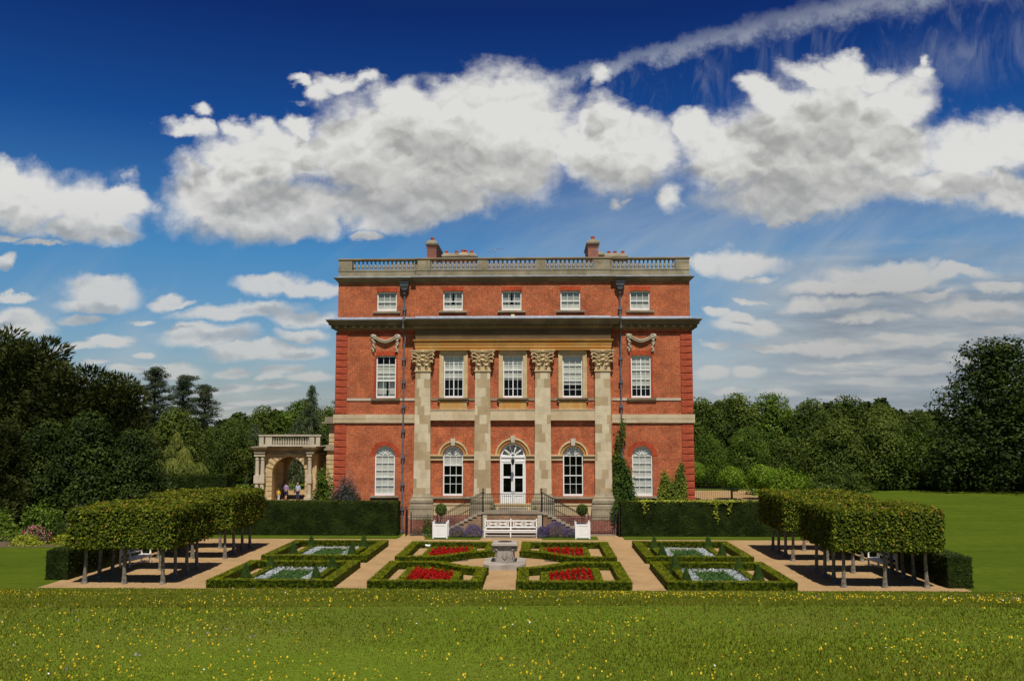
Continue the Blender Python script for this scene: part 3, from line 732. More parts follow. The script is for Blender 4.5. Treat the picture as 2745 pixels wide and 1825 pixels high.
rail = MB(); rail.sweep(planB, [(-.34, 18.32), (.0, 18.32), (.06, 18.36), (.06, 18.42), (.02, 18.46), (-.34, 18.46), (-.34, 18.32)]); rail.build('coping', M['stone_dark'], balus)
posts = [(-11.93, -11.0, 0), (-6.72, -6.5, 0), (-6.5, -5.62, YC), (-2.36, -1.76, YC), (1.58, 2.20, YC), (5.44, 6.08, YC), (6.08, 6.6, YC), (11.0, 11.93, 0), (6.6, 6.75, 0)]
for (a, b, y) in posts:
    MB().box(a, y-.03, 17.66, b, y+.34, 18.32).build('pedestal', M['stone_grey'], balus)
bm = MB(); bm.lathe((0, 0, 0), [(.10, 0), (.10, .05), (.05, .06), (.05, .09), (.095, .17), (.10, .24), (.08, .34), (.045, .46), (.045, .52), (.075, .54), (.05, .57), (.09, .60), (.09, .66)], 8)
b1 = None
def balusters(a, b, n, y, x=None):
    global b1
    for k in range(n):
        t = (k+.5)/n
        if b1 is None: b1 = o = bm.build('baluster', M['stone_grey'], balus, smooth=True)
        else: o = b1.copy(); link(o, balus)
        o.location = (a+(b-a)*t, y+.15, 17.66) if x is None else (x, a+(b-a)*t, 17.66)
balusters(-11.0, -6.72, 15, 0); balusters(-5.62, -2.36, 11, YC); balusters(-1.76, 1.58, 11, YC); balusters(2.2, 5.44, 11, YC); balusters(6.75, 11.0, 15, 0)
side = MB()
for s in (-1, 1):
    y = 1.4
    while y < 44: side.lathe((s*11.78, y, 17.66), [(.10, 0), (.05, .08), (.10, .22), (.045, .48), (.09, .66)], 6); y += .32
side.build('side_balusters', M['stone_grey'], balus)
for s in (-1, 1): MB().box(s*11.62, .34, 17.66, s*11.93, 1.2, 18.32).build('pedestal', M['stone_grey'], balus)

# ---- roof, chimneys, aerial
rf = MB(); 
rf.add([(-10.4, 1.0, 17.25), (10.4, 1.0, 17.25), (10.4, 44, 17.25), (-10.4, 44, 17.25), (-8.6, 4.4, 19.0), (8.6, 4.4, 19.0), (8.6, 41, 19.0), (-8.6, 41, 19.0)],
       [(0,1,5,4), (1,2,6,5), (2,3,7,6), (3,0,4,7), (4,5,6,7)])
rf.build('roof', M['slate'], house)
def chimney(x0, x1, y0, y1, z1, pots, cap=.1, dome=True):
    c = MB().box(x0, y0, 17.3, x1, y1, z1-.42).box(x0-.04, y0-.04, z1-.62, x1+.04, y1+.04, z1-.56).build('chimney', M['brick_base'], house)
    m2 = MB().box(x0-.08, y0-.08, z1-.42, x1+.08, y1+.08, z1-.34).box(x0-.12, y0-.12, z1-.335, x1+.12, y1+.12, z1-.27)
    pl = [(x0, y0), (x1, y0), (x1, y1), (x0, y1)]
    m2.sweep(pl, [(.06, z1-.27), (.03, z1-.16), (-.06, z1-.06), (-.16, z1), (-.3, z1+.01)], closed=True)
    m2.box(x0+.15, y0+.15, z1-.1, x1-.15, y1-.15, z1+.005)
    m2.build('chimney_cap', M['stone_grey'], c)
    for (px, py) in pots:
        MB().lathe((px, py, z1-.04), [(.15, 0), (.15, .02), (.13, .05), (.125, .22), (.155, .24), (.155, .29), (.12, .29)], 10).build('chimney_pot', M['terracotta'], c)
chimney(-6.64, -5.92, 6.0, 9.6, 21.02, [(-6.28, 6.4), (-6.28, 8.6)])
chimney(-6.3, -3.45, 13.2, 14.2, 21.45, [(-5.95, 13.7), (-5.1, 13.7), (-3.85, 13.7)])
chimney(-4.68, -4.0, 11.6, 12.4, 21.20, [(-4.42, 12.0), (-4.2, 12.1)])
chimney(5.44, 6.20, 6.0, 9.6, 21.02, [(5.82, 6.4), (5.82, 8.8)])
chimney(6.35, 6.75, 8.6, 9.5, 20.62, [])
chimney(7.05, 9.0, 13.2, 14.2, 21.35, [(7.6, 13.7), (8.1, 13.7), (8.75, 13.7)])
an = MB().tube([(-1.6, 8, 18.3), (-1.57, 8, 20.85)], .022, 5).tube([(-2.2, 8, 20.45), (-1.58, 8, 20.62)], .016, 4).tube([(-1.58, 8, 20.72), (-.9, 8, 20.72)], .012, 4)
for k in range(7): an.tube([(-1.5+k*.09, 7.9, 20.72), (-1.5+k*.09, 8.1, 20.74)], .008, 3)
an.box(-1.66, 7.96, 20.5, -1.52, 8.04, 20.66)
an.build('aerial', M['lead'], house)

# ---- windows
def muntins(mb, xc, w, zb, zt, Y, cols, rows, thick=(), colthick=(), t=.013, T=.03):
    for i in range(1, cols):
        x = xc-w/2+w*i/cols; tt = T*1.1 if i in colthick else t
        mb.box(x-tt, Y, zb, x+tt, Y+.05, zt)
    for j, z in enumerate(rows):
        tt = T if j in thick else t
        mb.box(xc-w/2, Y-(.03 if j in thick else .002), z-tt, xc+w/2, Y+.048, z+tt)
def window(xc, w, zb, zt, Y, cols, rows, thick=(), colthick=(), blinds=(), arch=False, lift=0):
    Yf = Y+.12
    mb = MB(); ft = .075
    fr_top = zt if not arch else zt
    mb.box(xc-w/2, Yf, zb, xc-w/2+ft, Yf+.08, fr_top).box(xc+w/2-ft, Yf, zb, xc+w/2, Yf+.08, fr_top)
    mb.box(xc-w/2+ft, Yf-.01, zb, xc+w/2-ft, Yf+.08, zb+.13)
    if not arch: mb.box(xc-w/2+ft, Yf, zt-ft, xc+w/2-ft, Yf+.08, zt)
    iw = w-2*ft
    muntins(mb, xc, iw, zb+.13, zt-(0 if arch else ft), Yf+.02, cols, rows, thick, colthick)
    if arch:
        n = 22; R = w/2
        for i in range(n):
            a0, a1 = PI*i/n, PI*(i+1)/n
            for (r0, r1) in ((R-ft, R),):
                mb.prism([(xc-r0*math.cos(a0), zt+r0*math.sin(a0)), (xc-r1*math.cos(a0), zt+r1*math.sin(a0)), (xc-r1*math.cos(a1), zt+r1*math.sin(a1)), (xc-r0*math.cos(a1), zt+r0*math.sin(a1))], Yf, Yf+.08)
            if i % 2 == 0 or True:
                r0, r1 = .13, .165
                mb.prism([(xc-r0*math.cos(a0), zt+.02+r0*math.sin(a0)), (xc-r1*math.cos(a0), zt+.02+r1*math.sin(a0)), (xc-r1*math.cos(a1), zt+.02+r1*math.sin(a1)), (xc-r0*math.cos(a1), zt+.02+r0*math.sin(a1))], Yf+.02, Yf+.06)
        for k in range(1, 6):
            a = PI*k/6; c, s = math.cos(a), math.sin(a)
            mb.prism([(xc-.15*c-.011*s, zt+.02+.15*s-.011*c), (xc-.15*c+.011*s, zt+.02+.15*s+.011*c), (xc-(R-.05)*c+.011*s, zt+(R-.05)*s+.011*c), (xc-(R-.05)*c-.011*s, zt+(R-.05)*s-.011*c)], Yf+.025, Yf+.06)
    f = mb.build('window', M['white_paint'], house)
    if arch:
        n = 18; R = w/2-.03
        pts = [(xc+R, Yf+.055, zb+.08)] + [(xc+R*math.cos(PI*i/n), Yf+.055, zt+R*math.sin(PI*i/n)) for i in range(n+1)] + [(xc-R, Yf+.055, zb+.08)]
        MB().poly(pts).build('pane', M['glass'], f)
    else:
        MB().quad((xc-w/2+.03, Yf+.055, zb+.05), (xc+w/2-.03, Yf+.055, zb+.05), (xc+w/2-.03, Yf+.055, zt-.03), (xc-w/2+.03, Yf+.055, zt-.03)).build('pane', M['glass'], f)
    for (b0, b1, mat) in blinds:
        mb = MB(); yb = Yf+.088; n = max(2, int((b1-b0)/.1))
        if arch and b1 > zt:
            R = w/2+.02; k = 16
            pts = [(xc+R, yb, b0)] + [(xc+R*math.cos(PI*i/k), yb, zt+R*math.sin(PI*i/k)) for i in range(k+1)] + [(xc-R, yb, b0)]
            mb.poly(pts)
        else:
            for i in range(n):
                za, zc = b0+(b1-b0)*i/n, b0+(b1-b0)*(i+1)/n
                ya = yb-(.0 if i % 4 else .022)
                mb.quad((xc-w/2-.02, ya, za), (xc+w/2+.02, ya, za), (xc+w/2+.02, yb, zc), (xc-w/2-.02, yb, zc))
        mb.build('blind', M[mat], f)
    return f
# ground floor, outer bays: blinds fully drawn
for s in (-1, 1):
    window(s*SX, 1.34, 2.46, 5.08, 0, 3, (3.10, 3.66, 4.12, 4.60, 5.08), (1,), (), [(2.5, 6.2, 'blind')], arch=True)
window(-MX, 1.34, 2.46, 5.08, YC, 3, (3.24, 3.80, 4.46, 5.08), (1, 2), (), [(4.46, 6.2, 'blind')], arch=True)
window(MX, 1.34, 2.46, 5.08, YC, 3, (3.24, 3.80, 4.46, 5.08), (1,), (), [(5.06, 6.2, 'blind')], arch=True)
# first floor
window(-SX, 1.34, 8.95, 11.79, 0, 3, (9.53, 10.10, 10.35, 10.62, 11.15), (1,), (), [(10.1, 11.25, 'blind')])
MB().box(-SX-.6, .38, 9.0, -SX-.02, .40, 10.05).box(-SX+.2, .38, 9.0, -SX+.62, .40, 10.05).build('blind', M['blind'], house)
for xc in (-MX, 0):
    window(xc, 1.34, 8.95, 11.82, YC, 4, (9.56, 10.18, 10.80, 11.30), (2,), (2,), [(10.28, 11.8, 'blind')])
window(MX, 1.34, 8.95, 11.82, YC, 3, (9.50, 10.10, 10.60, 11.10), (1,), (), [(9.82, 11.8, 'blind')])
window(SX, 1.34, 8.95, 11.79, 0, 4, (9.56, 10.18, 10.80, 11.30), (2,), (2,), [(9.75, 11.8, 'blind')])
# attic
for (xc, Y, b) in ((-SX-.01, 0, 'blind'), (-4.07, YC, 'blind'), (-.09, YC, 'blind'), (3.88, YC, 'blind'), (SX-.01, 0, 'blind')):
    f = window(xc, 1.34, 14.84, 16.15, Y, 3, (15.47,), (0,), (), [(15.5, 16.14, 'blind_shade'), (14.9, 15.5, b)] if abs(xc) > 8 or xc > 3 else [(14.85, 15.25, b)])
    if abs(xc) < 5 and xc < 3:      # looped curtains
        for s in (-1, 1):
            mb = MB(); yb = Y+.26
            mb.add([(xc+s*.66, yb, 16.12), (xc+s*.04, yb, 16.12), (xc+s*.10, yb, 15.3), (xc+s*.42, yb, 15.42), (xc+s*.66, yb, 15.42)], [(0,1,2,3,4)])
            mb.add([(xc+s*.66, yb+.01, 15.40), (xc+s*.38, yb+.01, 15.40), (xc+s*.22, yb+.01, 14.9), (xc+s*.66, yb+.01, 14.9)], [(0,1,2,3)])
            mb.build('curtain', M['blind_shade'], f)

# ---- garden door with fanlight
mb = MB(); Yd = YC+.14
mb.box(-.86, Yd-.02, 1.74, -.76, Yd+.08, 5.08).box(.76, Yd-.02, 1.74, .86, Yd+.08, 5.08).box(-.76, Yd-.02, 4.70, .76, Yd+.08, 4.80).box(-.80, Yd-.06, 4.98, .80, Yd+.08, 5.10).box(-.76, Yd, 4.80, .76, Yd+.07, 4.98)
n = 26
for i in range(n):
    a0, a1 = PI*i/n, PI*(i+1)/n
    for (r0, r1) in ((.70, .86), (.12, .19)):
        mb.prism([(-r0*math.cos(a0), 5.10+r0*math.sin(a0)), (-r1*math.cos(a0), 5.10+r1*math.sin(a0)), (-r1*math.cos(a1), 5.10+r1*math.sin(a1)), (-r0*math.cos(a1), 5.10+r0*math.sin(a1))], Yd-.01, Yd+.06)
for k in range(5):       # petal shaped tracery between the panes
    a = PI*(k+.5)/5
for k in range(0, 6):
    a = PI*k/5; c, s = math.cos(a), math.sin(a)
    w0, w1 = .02, .055
    mb.prism([(-.17*c-w0*s, 5.10+.17*s-w0*c), (-.17*c+w0*s, 5.10+.17*s+w0*c), (-.72*c+w1*s, 5.10+.72*s+w1*c), (-.72*c-w1*s, 5.10+.72*s-w1*c)], Yd, Yd+.05)
door = mb.build('door', M['white_paint'], house)
n = 18
MB().poly([(.80*math.cos(PI*i/n), Yd+.045, 5.10+.80*math.sin(PI*i/n)) for i in range(n+1)]).build('pane', M['glass'], door)
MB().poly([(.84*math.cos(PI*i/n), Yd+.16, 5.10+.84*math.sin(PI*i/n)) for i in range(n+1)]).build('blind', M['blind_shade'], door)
for s in (-1, 1):
    mb = MB(); xa, xb = s*.01, s*.755
    lo, hi = min(xa, xb), max(xa, xb); y0, y1 = Yd+.0, Yd+.07
    mb.box(lo, y0, 1.76, lo+.11, y1, 4.69).box(hi-.11, y0, 1.76, hi, y1, 4.69)
    for (a, b) in ((1.76, 1.90), (2.46, 2.70), (3.62, 3.74), (4.58, 4.69)): mb.box(lo+.11, y0, a, hi-.11, y1, b)
    mb.box(lo+.10, y0+.03, 1.9, hi-.10, y1-.01, 2.46).box(lo+.17, y0+.01, 1.98, hi-.17, y1-.01, 2.38)
    lf = mb.build('door_leaf', M['white_paint'], door)
    MB().quad((lo+.1, y0+.04, 2.68), (hi-.1, y0+.04, 2.68), (hi-.1, y0+.04, 4.6), (lo+.1, y0+.04, 4.6)).build('pane', M['glass'], door)
    MB().ball((s*.07, y0-.04, 2.75), .035, 8).build('door_handle', M['iron'], door)
lan = MB().tube([(0, -.62, 4.92), (0, -.62, 5.08)], .012, 5).tube([(0, YC+.1, 5.09), (0, -.64, 5.09)], .015, 5).lathe((0, -.62, 4.52), [(.07, 0), (.07, .02), (.12, .30), (.15, .31), (.03, .40), (.03, .42)], 6)
lan.build('door_lantern', M['iron'], house)
MB().box(-.12, -.52, 14.27, .12, -.30, 14.52).box(-.03, -.42, 14.2, .03, -.36, 14.28).build('flood_lamp', M['lamp_cream'], house)

# ---- rainwater pipes
for s in (-1, 1):
    x = s*7.36 if s < 0 else 7.22
    mb = MB()
    mb.tube([(x, -.14, 0.05), (x, -.14, 13.3)], .06, 8).tube([(x, -.14, 13.3), (x, -.72, 13.6), (x, -.72, 14.2), (x, -.14, 14.5), (x, -.14, 16.0)], .06, 8)
    pipe = mb.build('rainwater_pipe', M['pipe_lead'], house)
    hb = MB().box(x-.32, -.42, 16.72, x+.32, .0, 16.78).box(x-.29, -.38, 16.48, x+.29, .0, 16.715).prism([(x-.27, 16.475), (x+.27, 16.475), (x+.12, 16.22), (x-.12, 16.22)], -.34, .0).prism([(x-.12, 16.22), (x+.12, 16.22), (x+.07, 15.95), (x-.07, 15.95)], -.26, -.02)
    hb.build('rainwater_head', M['lead_dark'], pipe)
    for z in (14.95, 11.55, 10.0, 8.35, 6.72, 5.0, 3.2, 1.6, .12):
        MB().box(x-.13, -.235, z-.075, x+.13, .0, z+.075).lathe((x, -.14, z-.12), [(.085, 0), (.085, .24)], 8).build('pipe_collar', M['pipe_lead'], pipe)
# ---- garlands
def garland(xc):
    mb = MB(); rr = random.Random(3)
    for s in (-1, 1):
        x0 = s*.82
        for k in range(14): mb.ball((x0+rr.uniform(-.14, .14), -.10-rr.random()*.06, 13.08+rr.uniform(-.11, .12)), rr.uniform(.045, .085), 6)
        mb.tube([(x0, -.1, 13.2), (x0-.16, -.12, 13.16), (x0-.2, -.1, 13.0)], [.05, .05, .03], 6).tube([(x0, -.1, 13.2), (x0+.16, -.12, 13.16), (x0+.2, -.1, 13.0)], [.05, .05, .03], 6)
        for k in range(26):
            z = 12.98-k*.036; w = .07+.05*math.sin(k*.8)
            mb.ball((x0-s*.02+rr.uniform(-w, w), -.09-rr.random()*.06, z), rr.uniform(.04, .075), 6)
        mb.tube([(x0, -.1, 12.25), (x0+s*.03, -.1, 12.0)], [.06, .02], 6)
    pts = []; rs = []
    for i in range(21):
        t = i/20*2-1
        pts.append((t*.78, -.13, 12.74+.33*abs(t)**1.8)); rs.append(.055+.065*(1-abs(t)))
    mb.tube(pts, rs, 8)
    pts = [(x*.96, y-.06, z-.05) for x, y, z in pts]; mb.tube(pts, [r*.55 for r in rs], 6)
    pts = [(x*.9, y-.04, z+.10) for x, y, z in pts]; mb.tube(pts, [r*.5 for r in rs], 6)
    o = mb.build('garland', M['stone_pale'], house); o.location = (xc, 0, 0); return o
ga = garland(-8.64); gb = ga.copy(); link(gb, house); gb.location = (8.60, 0, 0)

# ------------------------------------------------------------------ garden stair
stair = empty('garden_stair', (0, -1.2, 0), label='double flight of stone steps climbing to a railed landing at the white garden door', cat='stairs')
def st(mb, name, mat, parent=None): 
    o = mb.build(name, mat, parent or stair); o.location = (0, 1.2, 0) if parent is None else (0, 0, 0); return o
st(MB().box(-1.98, -1.9, 1.44, 1.98, -.35, 1.60).box(-1.94, -1.86, 1.37, 1.94, -.36, 1.435).box(-.95, -.62, 1.602, .95, -.17, 1.74), 'landing', M['stone_step'])
st(MB().box(-1.9, -1.84, 0, 1.9, -.62, 1.365), 'landing_wall', M['brick_old'])
for s in (-1, 1):
    st(MB().box(s*1.62, -1.87, 0, s*1.90, -1.8, 1.365), 'corner_stone', M['stone_pale'])
    for k in range(10):
        z = 1.60-(k+1)*.146; x = 1.98+k*.285
        st(MB().box(s*x, -1.88, z-.07, s*(x+.315), -.65, z), 'step', M['stone_step'])
        st(MB().box(s*(x), -1.82, 0, s*(x+.283), -.66, z-.075), 'step_wall', M['brick_old'])
# railings
def bar_rail(name, pts, n, zfun, y, parent, h=1.12):
    """upright bars with a top rail between two points; zfun gives foot height at x"""
    mb = MB(); (xa, xb) = pts
    for k in range(n+1):
        x = xa+(xb-xa)*k/n; z0 = zfun(x)[0]; z1 = zfun(x)[1]
        mb.tube([(x, y, z0), (x, y, z1)], .0125, 4)
    m = 10
    mb.tube([(xa+(xb-xa)*i/m, y, zfun(xa+(xb-xa)*i/m)[1]) for i in range(m+1)], .02, 4)
    return mb
st(bar_rail('r', (-1.85, 1.85), 30, lambda x: (1.6, 2.72), -1.84, stair), 'railing', M['iron'])
for s in (-1, 1):
    st(bar_rail('r', (s*1.95, s*4.75), 22, lambda x: (max(0.1, 1.55-(abs(x)-1.98)*.512), 2.86-(abs(x)-1.85)*.55), -1.84, stair), 'railing', M['iron'])
    st(bar_rail('r', (s*1.95, s*4.75), 22, lambda x: (max(0.1, 1.55-(abs(x)-1.98)*.512), 2.72-(abs(x)-1.85)*.55), -.70, stair), 'railing', M['iron'])
    mb = MB()
    x = s*1.88
    mb.lathe((x, -1.84, 1.58), [(.075, 0), (.075, .1), (.05, .14), (.045, 1.15), (.07, 1.18), (.07, 1.22), (.035, 1.25), (.06, 1.31), (.02, 1.36), (.06, 1.42), (.02, 1.47), (.005, 1.56)], 8)
    mb.tube([(x-.1, -1.84, 3.0), (x+.1, -1.84, 3.0)], .02, 5)
    st(mb, 'newel_post', M['iron'])
MB_ = MB
# low railings by the light wells, each with its end post
lr = None
for s, lab in ((-1, 'low black iron railing left of the stair, beside the left rainwater pipe'), (1, 'low black iron railing right of the stair, beside the dark tall hedge')):
    r = empty('low_railing', (s*5.75, -1.25, 0), label=lab, cat='railing', group='low iron railings in front of the basement')
    mb = MB()
    for k in range(17):
        x = -.82+k*.1025; mb.tube([(x, 0, .1), (x, 0, 1.30)], .011, 4); mb.ball((x, 0, 1.31), .022, 5)
    mb.build('bars', M['iron'], r)
    MB().tube([(-.85, 0, 1.18), (.85, 0, 1.18)], .018, 4).tube([(-.85, 0, .16), (.85, 0, .16)], .015, 4).build('rail', M['iron'], r)
    for xx in (-.86, .86):
        MB().tube([(xx, 0, 0), (xx, 0, 1.36)], .028, 6).ball((xx, 0, 1.42), .05, 6).tube([(xx, 0, 1.4), (xx, 0, 1.52)], [.03, .004], 5).build('post', M['iron'], r)
    MB().box(-.9, -.09, 0, .9, .09, .10).build('kerb', M['stone_step'], r)
for s, lab in ((-1, 'tall narrow black iron gate standing edge-on beside the left rainwater pipe'), (1, 'tall narrow black iron gate standing edge-on at the end of the right hedge')):
    gt = empty('iron_gate', (s*6.86, -1.35, 0), label=lab, cat='gate', group='iron gates closing the light wells')
    mb = MB()
    for k in range(9): mb.tube([(0, -.45+k*.1, .1), (0, -.45+k*.1, 1.66)], .014, 4)
    mb.build('bars', M['iron'], gt)
    MB().tube([(0, -.47, 1.55), (0, .4, 1.55)], .02, 4).tube([(0, -.47, .15), (0, .4, .15)], .02, 4).build('rail', M['iron'], gt)
    MB().tube([(0, -.48, 0), (0, -.48, 1.8)], .035, 6).ball((0, -.48, 1.85), .05, 6).build('post', M['iron'], gt)
# ------------------------------------------------------------------ ground
def struct(o): o['kind'] = 'structure'; return o
def bankz(x, y):
    f = -21.45+.00*abs(x)
    t = f-y
    if t <= 0: return 0.0
    z = .165*t if t > 1.0 else .165*t*t*(1-.0)  # soft foot
    if t > 30: z = .165*30+(t-30)*.012
    return z
def grid(name, xs, ys, zf, mat):
    mb = MB(); nx, ny = len(xs), len(ys)
    mb.v = [(x, y, zf(x, y)) for y in ys for x in xs]
    mb.f = [(j*nx+i, j*nx+i+1, (j+1)*nx+i+1, (j+1)*nx+i) for j in range(ny-1) for i in range(nx-1)]
    return struct(mb.build(name, mat, smooth=True))
rg = random.Random(5)
ripx = [rg.uniform(-.02, .02) for _ in range(4000)]
def lz(x, y):
    return bankz(x, y)+.035*math.sin(x*.31+y*.12)*min(1, max(0, (-21.4-y)/4))
xs = [-700, -300, -150, -90]+[-70+1.0*i for i in range(141)]+[90, 150, 300, 700]
ysb = [-200, -140, -100, -80]+[-75+.5*i for i in range(106)]+[-22.1, -21.9, -21.7, -21.55, -21.44]
grid('lawn_bank', xs, ysb, lz, M['lawn_meadow'])
grid('lawn', xs, [-21.44, -10, 0, 20, 40, 60, 100, 200, 400, 900], lambda x, y: 0.0, M['lawn'])
def sheet(name, pts, z, mat): return struct(MB().poly([(x, y, z) for x, y in pts]).build(name, M[mat]))
# gravel of the sunken garden: one sheet with the lawn showing around it
sheet('gravel', [(-20.0, -21.44), (20.0, -21.44), (20.0, -2.9), (7.15, -2.9), (7.15, -.3), (-7.15, -.3), (-7.15, -2.9), (-20.0, -2.9)], .006, 'gravel')
def verge(name, x0, y0, x1, y1):
    return struct(MB().box(x0, y0, 0, x1, y1, .05).build(name, M['lawn']))
verge('grass_verge', -20.0, -3.35, -7.25, -1.9); verge('grass_verge', 7.05, -3.35, 20.0, -1.9)
verge('grass_verge', -5.45, -3.55, -1.95, -1.9); verge('grass_verge', 1.90, -3.55, 5.40, -1.9)
struct(MB().box(-1.93, -2.75, .0, 1.88, -1.92, .045).build('paving', M['stone_step']))
sheet('path', [(17.0, 29.5), (26, 29.5), (30, 44), (17, 44)], .006, 'gravel')
sheet('path', [(-30, 20), (-12.2, 20), (-12.2, 44), (-30, 44)], .006, 'gravel')

# ------------------------------------------------------------------ clipped box parterre
def seg_leaves(p0, p1, w, h, dens, size, z0=0.0, out=.02):
    """leaf quads on top and both sides of one straight hedge length"""
    p0 = np.array(p0, float); p1 = np.array(p1, float); d = p1-p0; L = np.linalg.norm(d); d /= L; nrm = np.array([d[1], -d[0]])
    Vs = []; Rs = []
    n = int(L*w*dens*1.15); t = RNG.random(n)*L; o = (RNG.random(n)-.5)*w
    C = np.column_stack([p0[0]+d[0]*t+nrm[0]*o, p0[1]+d[1]*t+nrm[1]*o, np.full(n, z0+h)+RNG.normal(0, out*.55, n)])
    Vs.append(leaves(C, np.tile([0, 0, 1.], (n, 1)), size*RNG.uniform(.7, 1.3, n), jit=.5)); Rs.append(RNG.uniform(.45, 1.0, n))  # sunlit tops lighter, shaded sides and ends darker: light put into leaf colour
    for s in (-1, 1):
        n = int(L*h*dens*.9); t = RNG.random(n)*L; z = RNG.random(n)**.85*h
        C = np.column_stack([p0[0]+d[0]*t+nrm[0]*s*w/2, p0[1]+d[1]*t+nrm[1]*s*w/2, z0+z])
        C[:, :2] += np.outer(RNG.normal(0, out*.6, n), nrm)
        Vs.append(leaves(C, np.tile([nrm[0]*s, nrm[1]*s, .1], (n, 1)), size*RNG.uniform(.7, 1.3, n), jit=.5)); Rs.append(RNG.uniform(0, .34, n)+.4*(z/h > .93))  # shade painted as darker side leaves, paler just under the top edge
    for (pp, dd) in ((p0, -d), (p1, d)):
        n = int(w*h*dens*.9); o = (RNG.random(n)-.5)*w
        C = np.column_stack([pp[0]+nrm[0]*o, pp[1]+nrm[1]*o, z0+RNG.random(n)*h])
        Vs.append(leaves(C, np.tile([dd[0], dd[1], .1], (n, 1)), size*RNG.uniform(.7, 1.3, n), jit=.5)); Rs.append(RNG.uniform(0, .42, n))
    return np.concatenate(Vs), np.concatenate(Rs)
def core_seg(mb, p0, p1, w, h, z0, k):
    p0 = np.array(p0, float); p1 = np.array(p1, float); d = p1-p0; d /= np.linalg.norm(d); n = np.array([d[1], -d[0]])*(w/2-.012-.0007*k)
    a, b, c, e = p0+n, p1+n, p1-n, p0-n
    mb.prismz([tuple(a), tuple(b), tuple(c), tuple(e)], z0+.0013*k, z0+h-.012-.0021*k)
def hedge(name, lines, w, h, mat, label, cat, group=None, dens=520, size=.05, z0=0.0, out=.02, parts=None):
    """lines: list of (polyline, width, height)"""
    root = empty(name, (lines[0][0][0][0], lines[0][0][0][1], 0), label=label, cat=cat, group=group)
    mb = MB(); V = []; Rn = []; k = 0
    for (pl, ww, hh) in lines:
        for a, b in zip(pl[:-1], pl[1:]):
            a = np.array(a, float); b = np.array(b, float); d = (b-a)/np.linalg.norm(b-a)
            core_seg(mb, a-d*ww*.48, b+d*ww*.48, ww, hh, z0, k); k += 1
            v_, r_ = seg_leaves(a-d*ww*.5, b+d*ww*.5, ww, hh, dens, size, z0, out); V.append(v_); Rn.append(r_)
    V = np.concatenate(V); off = np.array(root.location); V = V-off
    mb.v = [(x-off[0], y-off[1], z) for x, y, z in mb.v]
    mb.build('hedge_core', M[mat], root)
    quad_mesh('foliage', V, M[mat], root, face_tone=np.concatenate(Rn))
    return root
H = .36; W = .50
def arc(cx, cy, r, a0, a1, n=9):
    return [(cx+r*math.cos(math.radians(a0+(a1-a0)*i/n)), cy+r*math.sin(math.radians(a0+(a1-a0)*i/n))) for i in range(n+1)]
NAMES = {(-1, 1): 'back left of the well head', (1, 1): 'back right of the well head', (-1, -1): 'front left of the well head', (1, -1): 'front right of the well head'}
R0 = 3.25; CY = -14.45
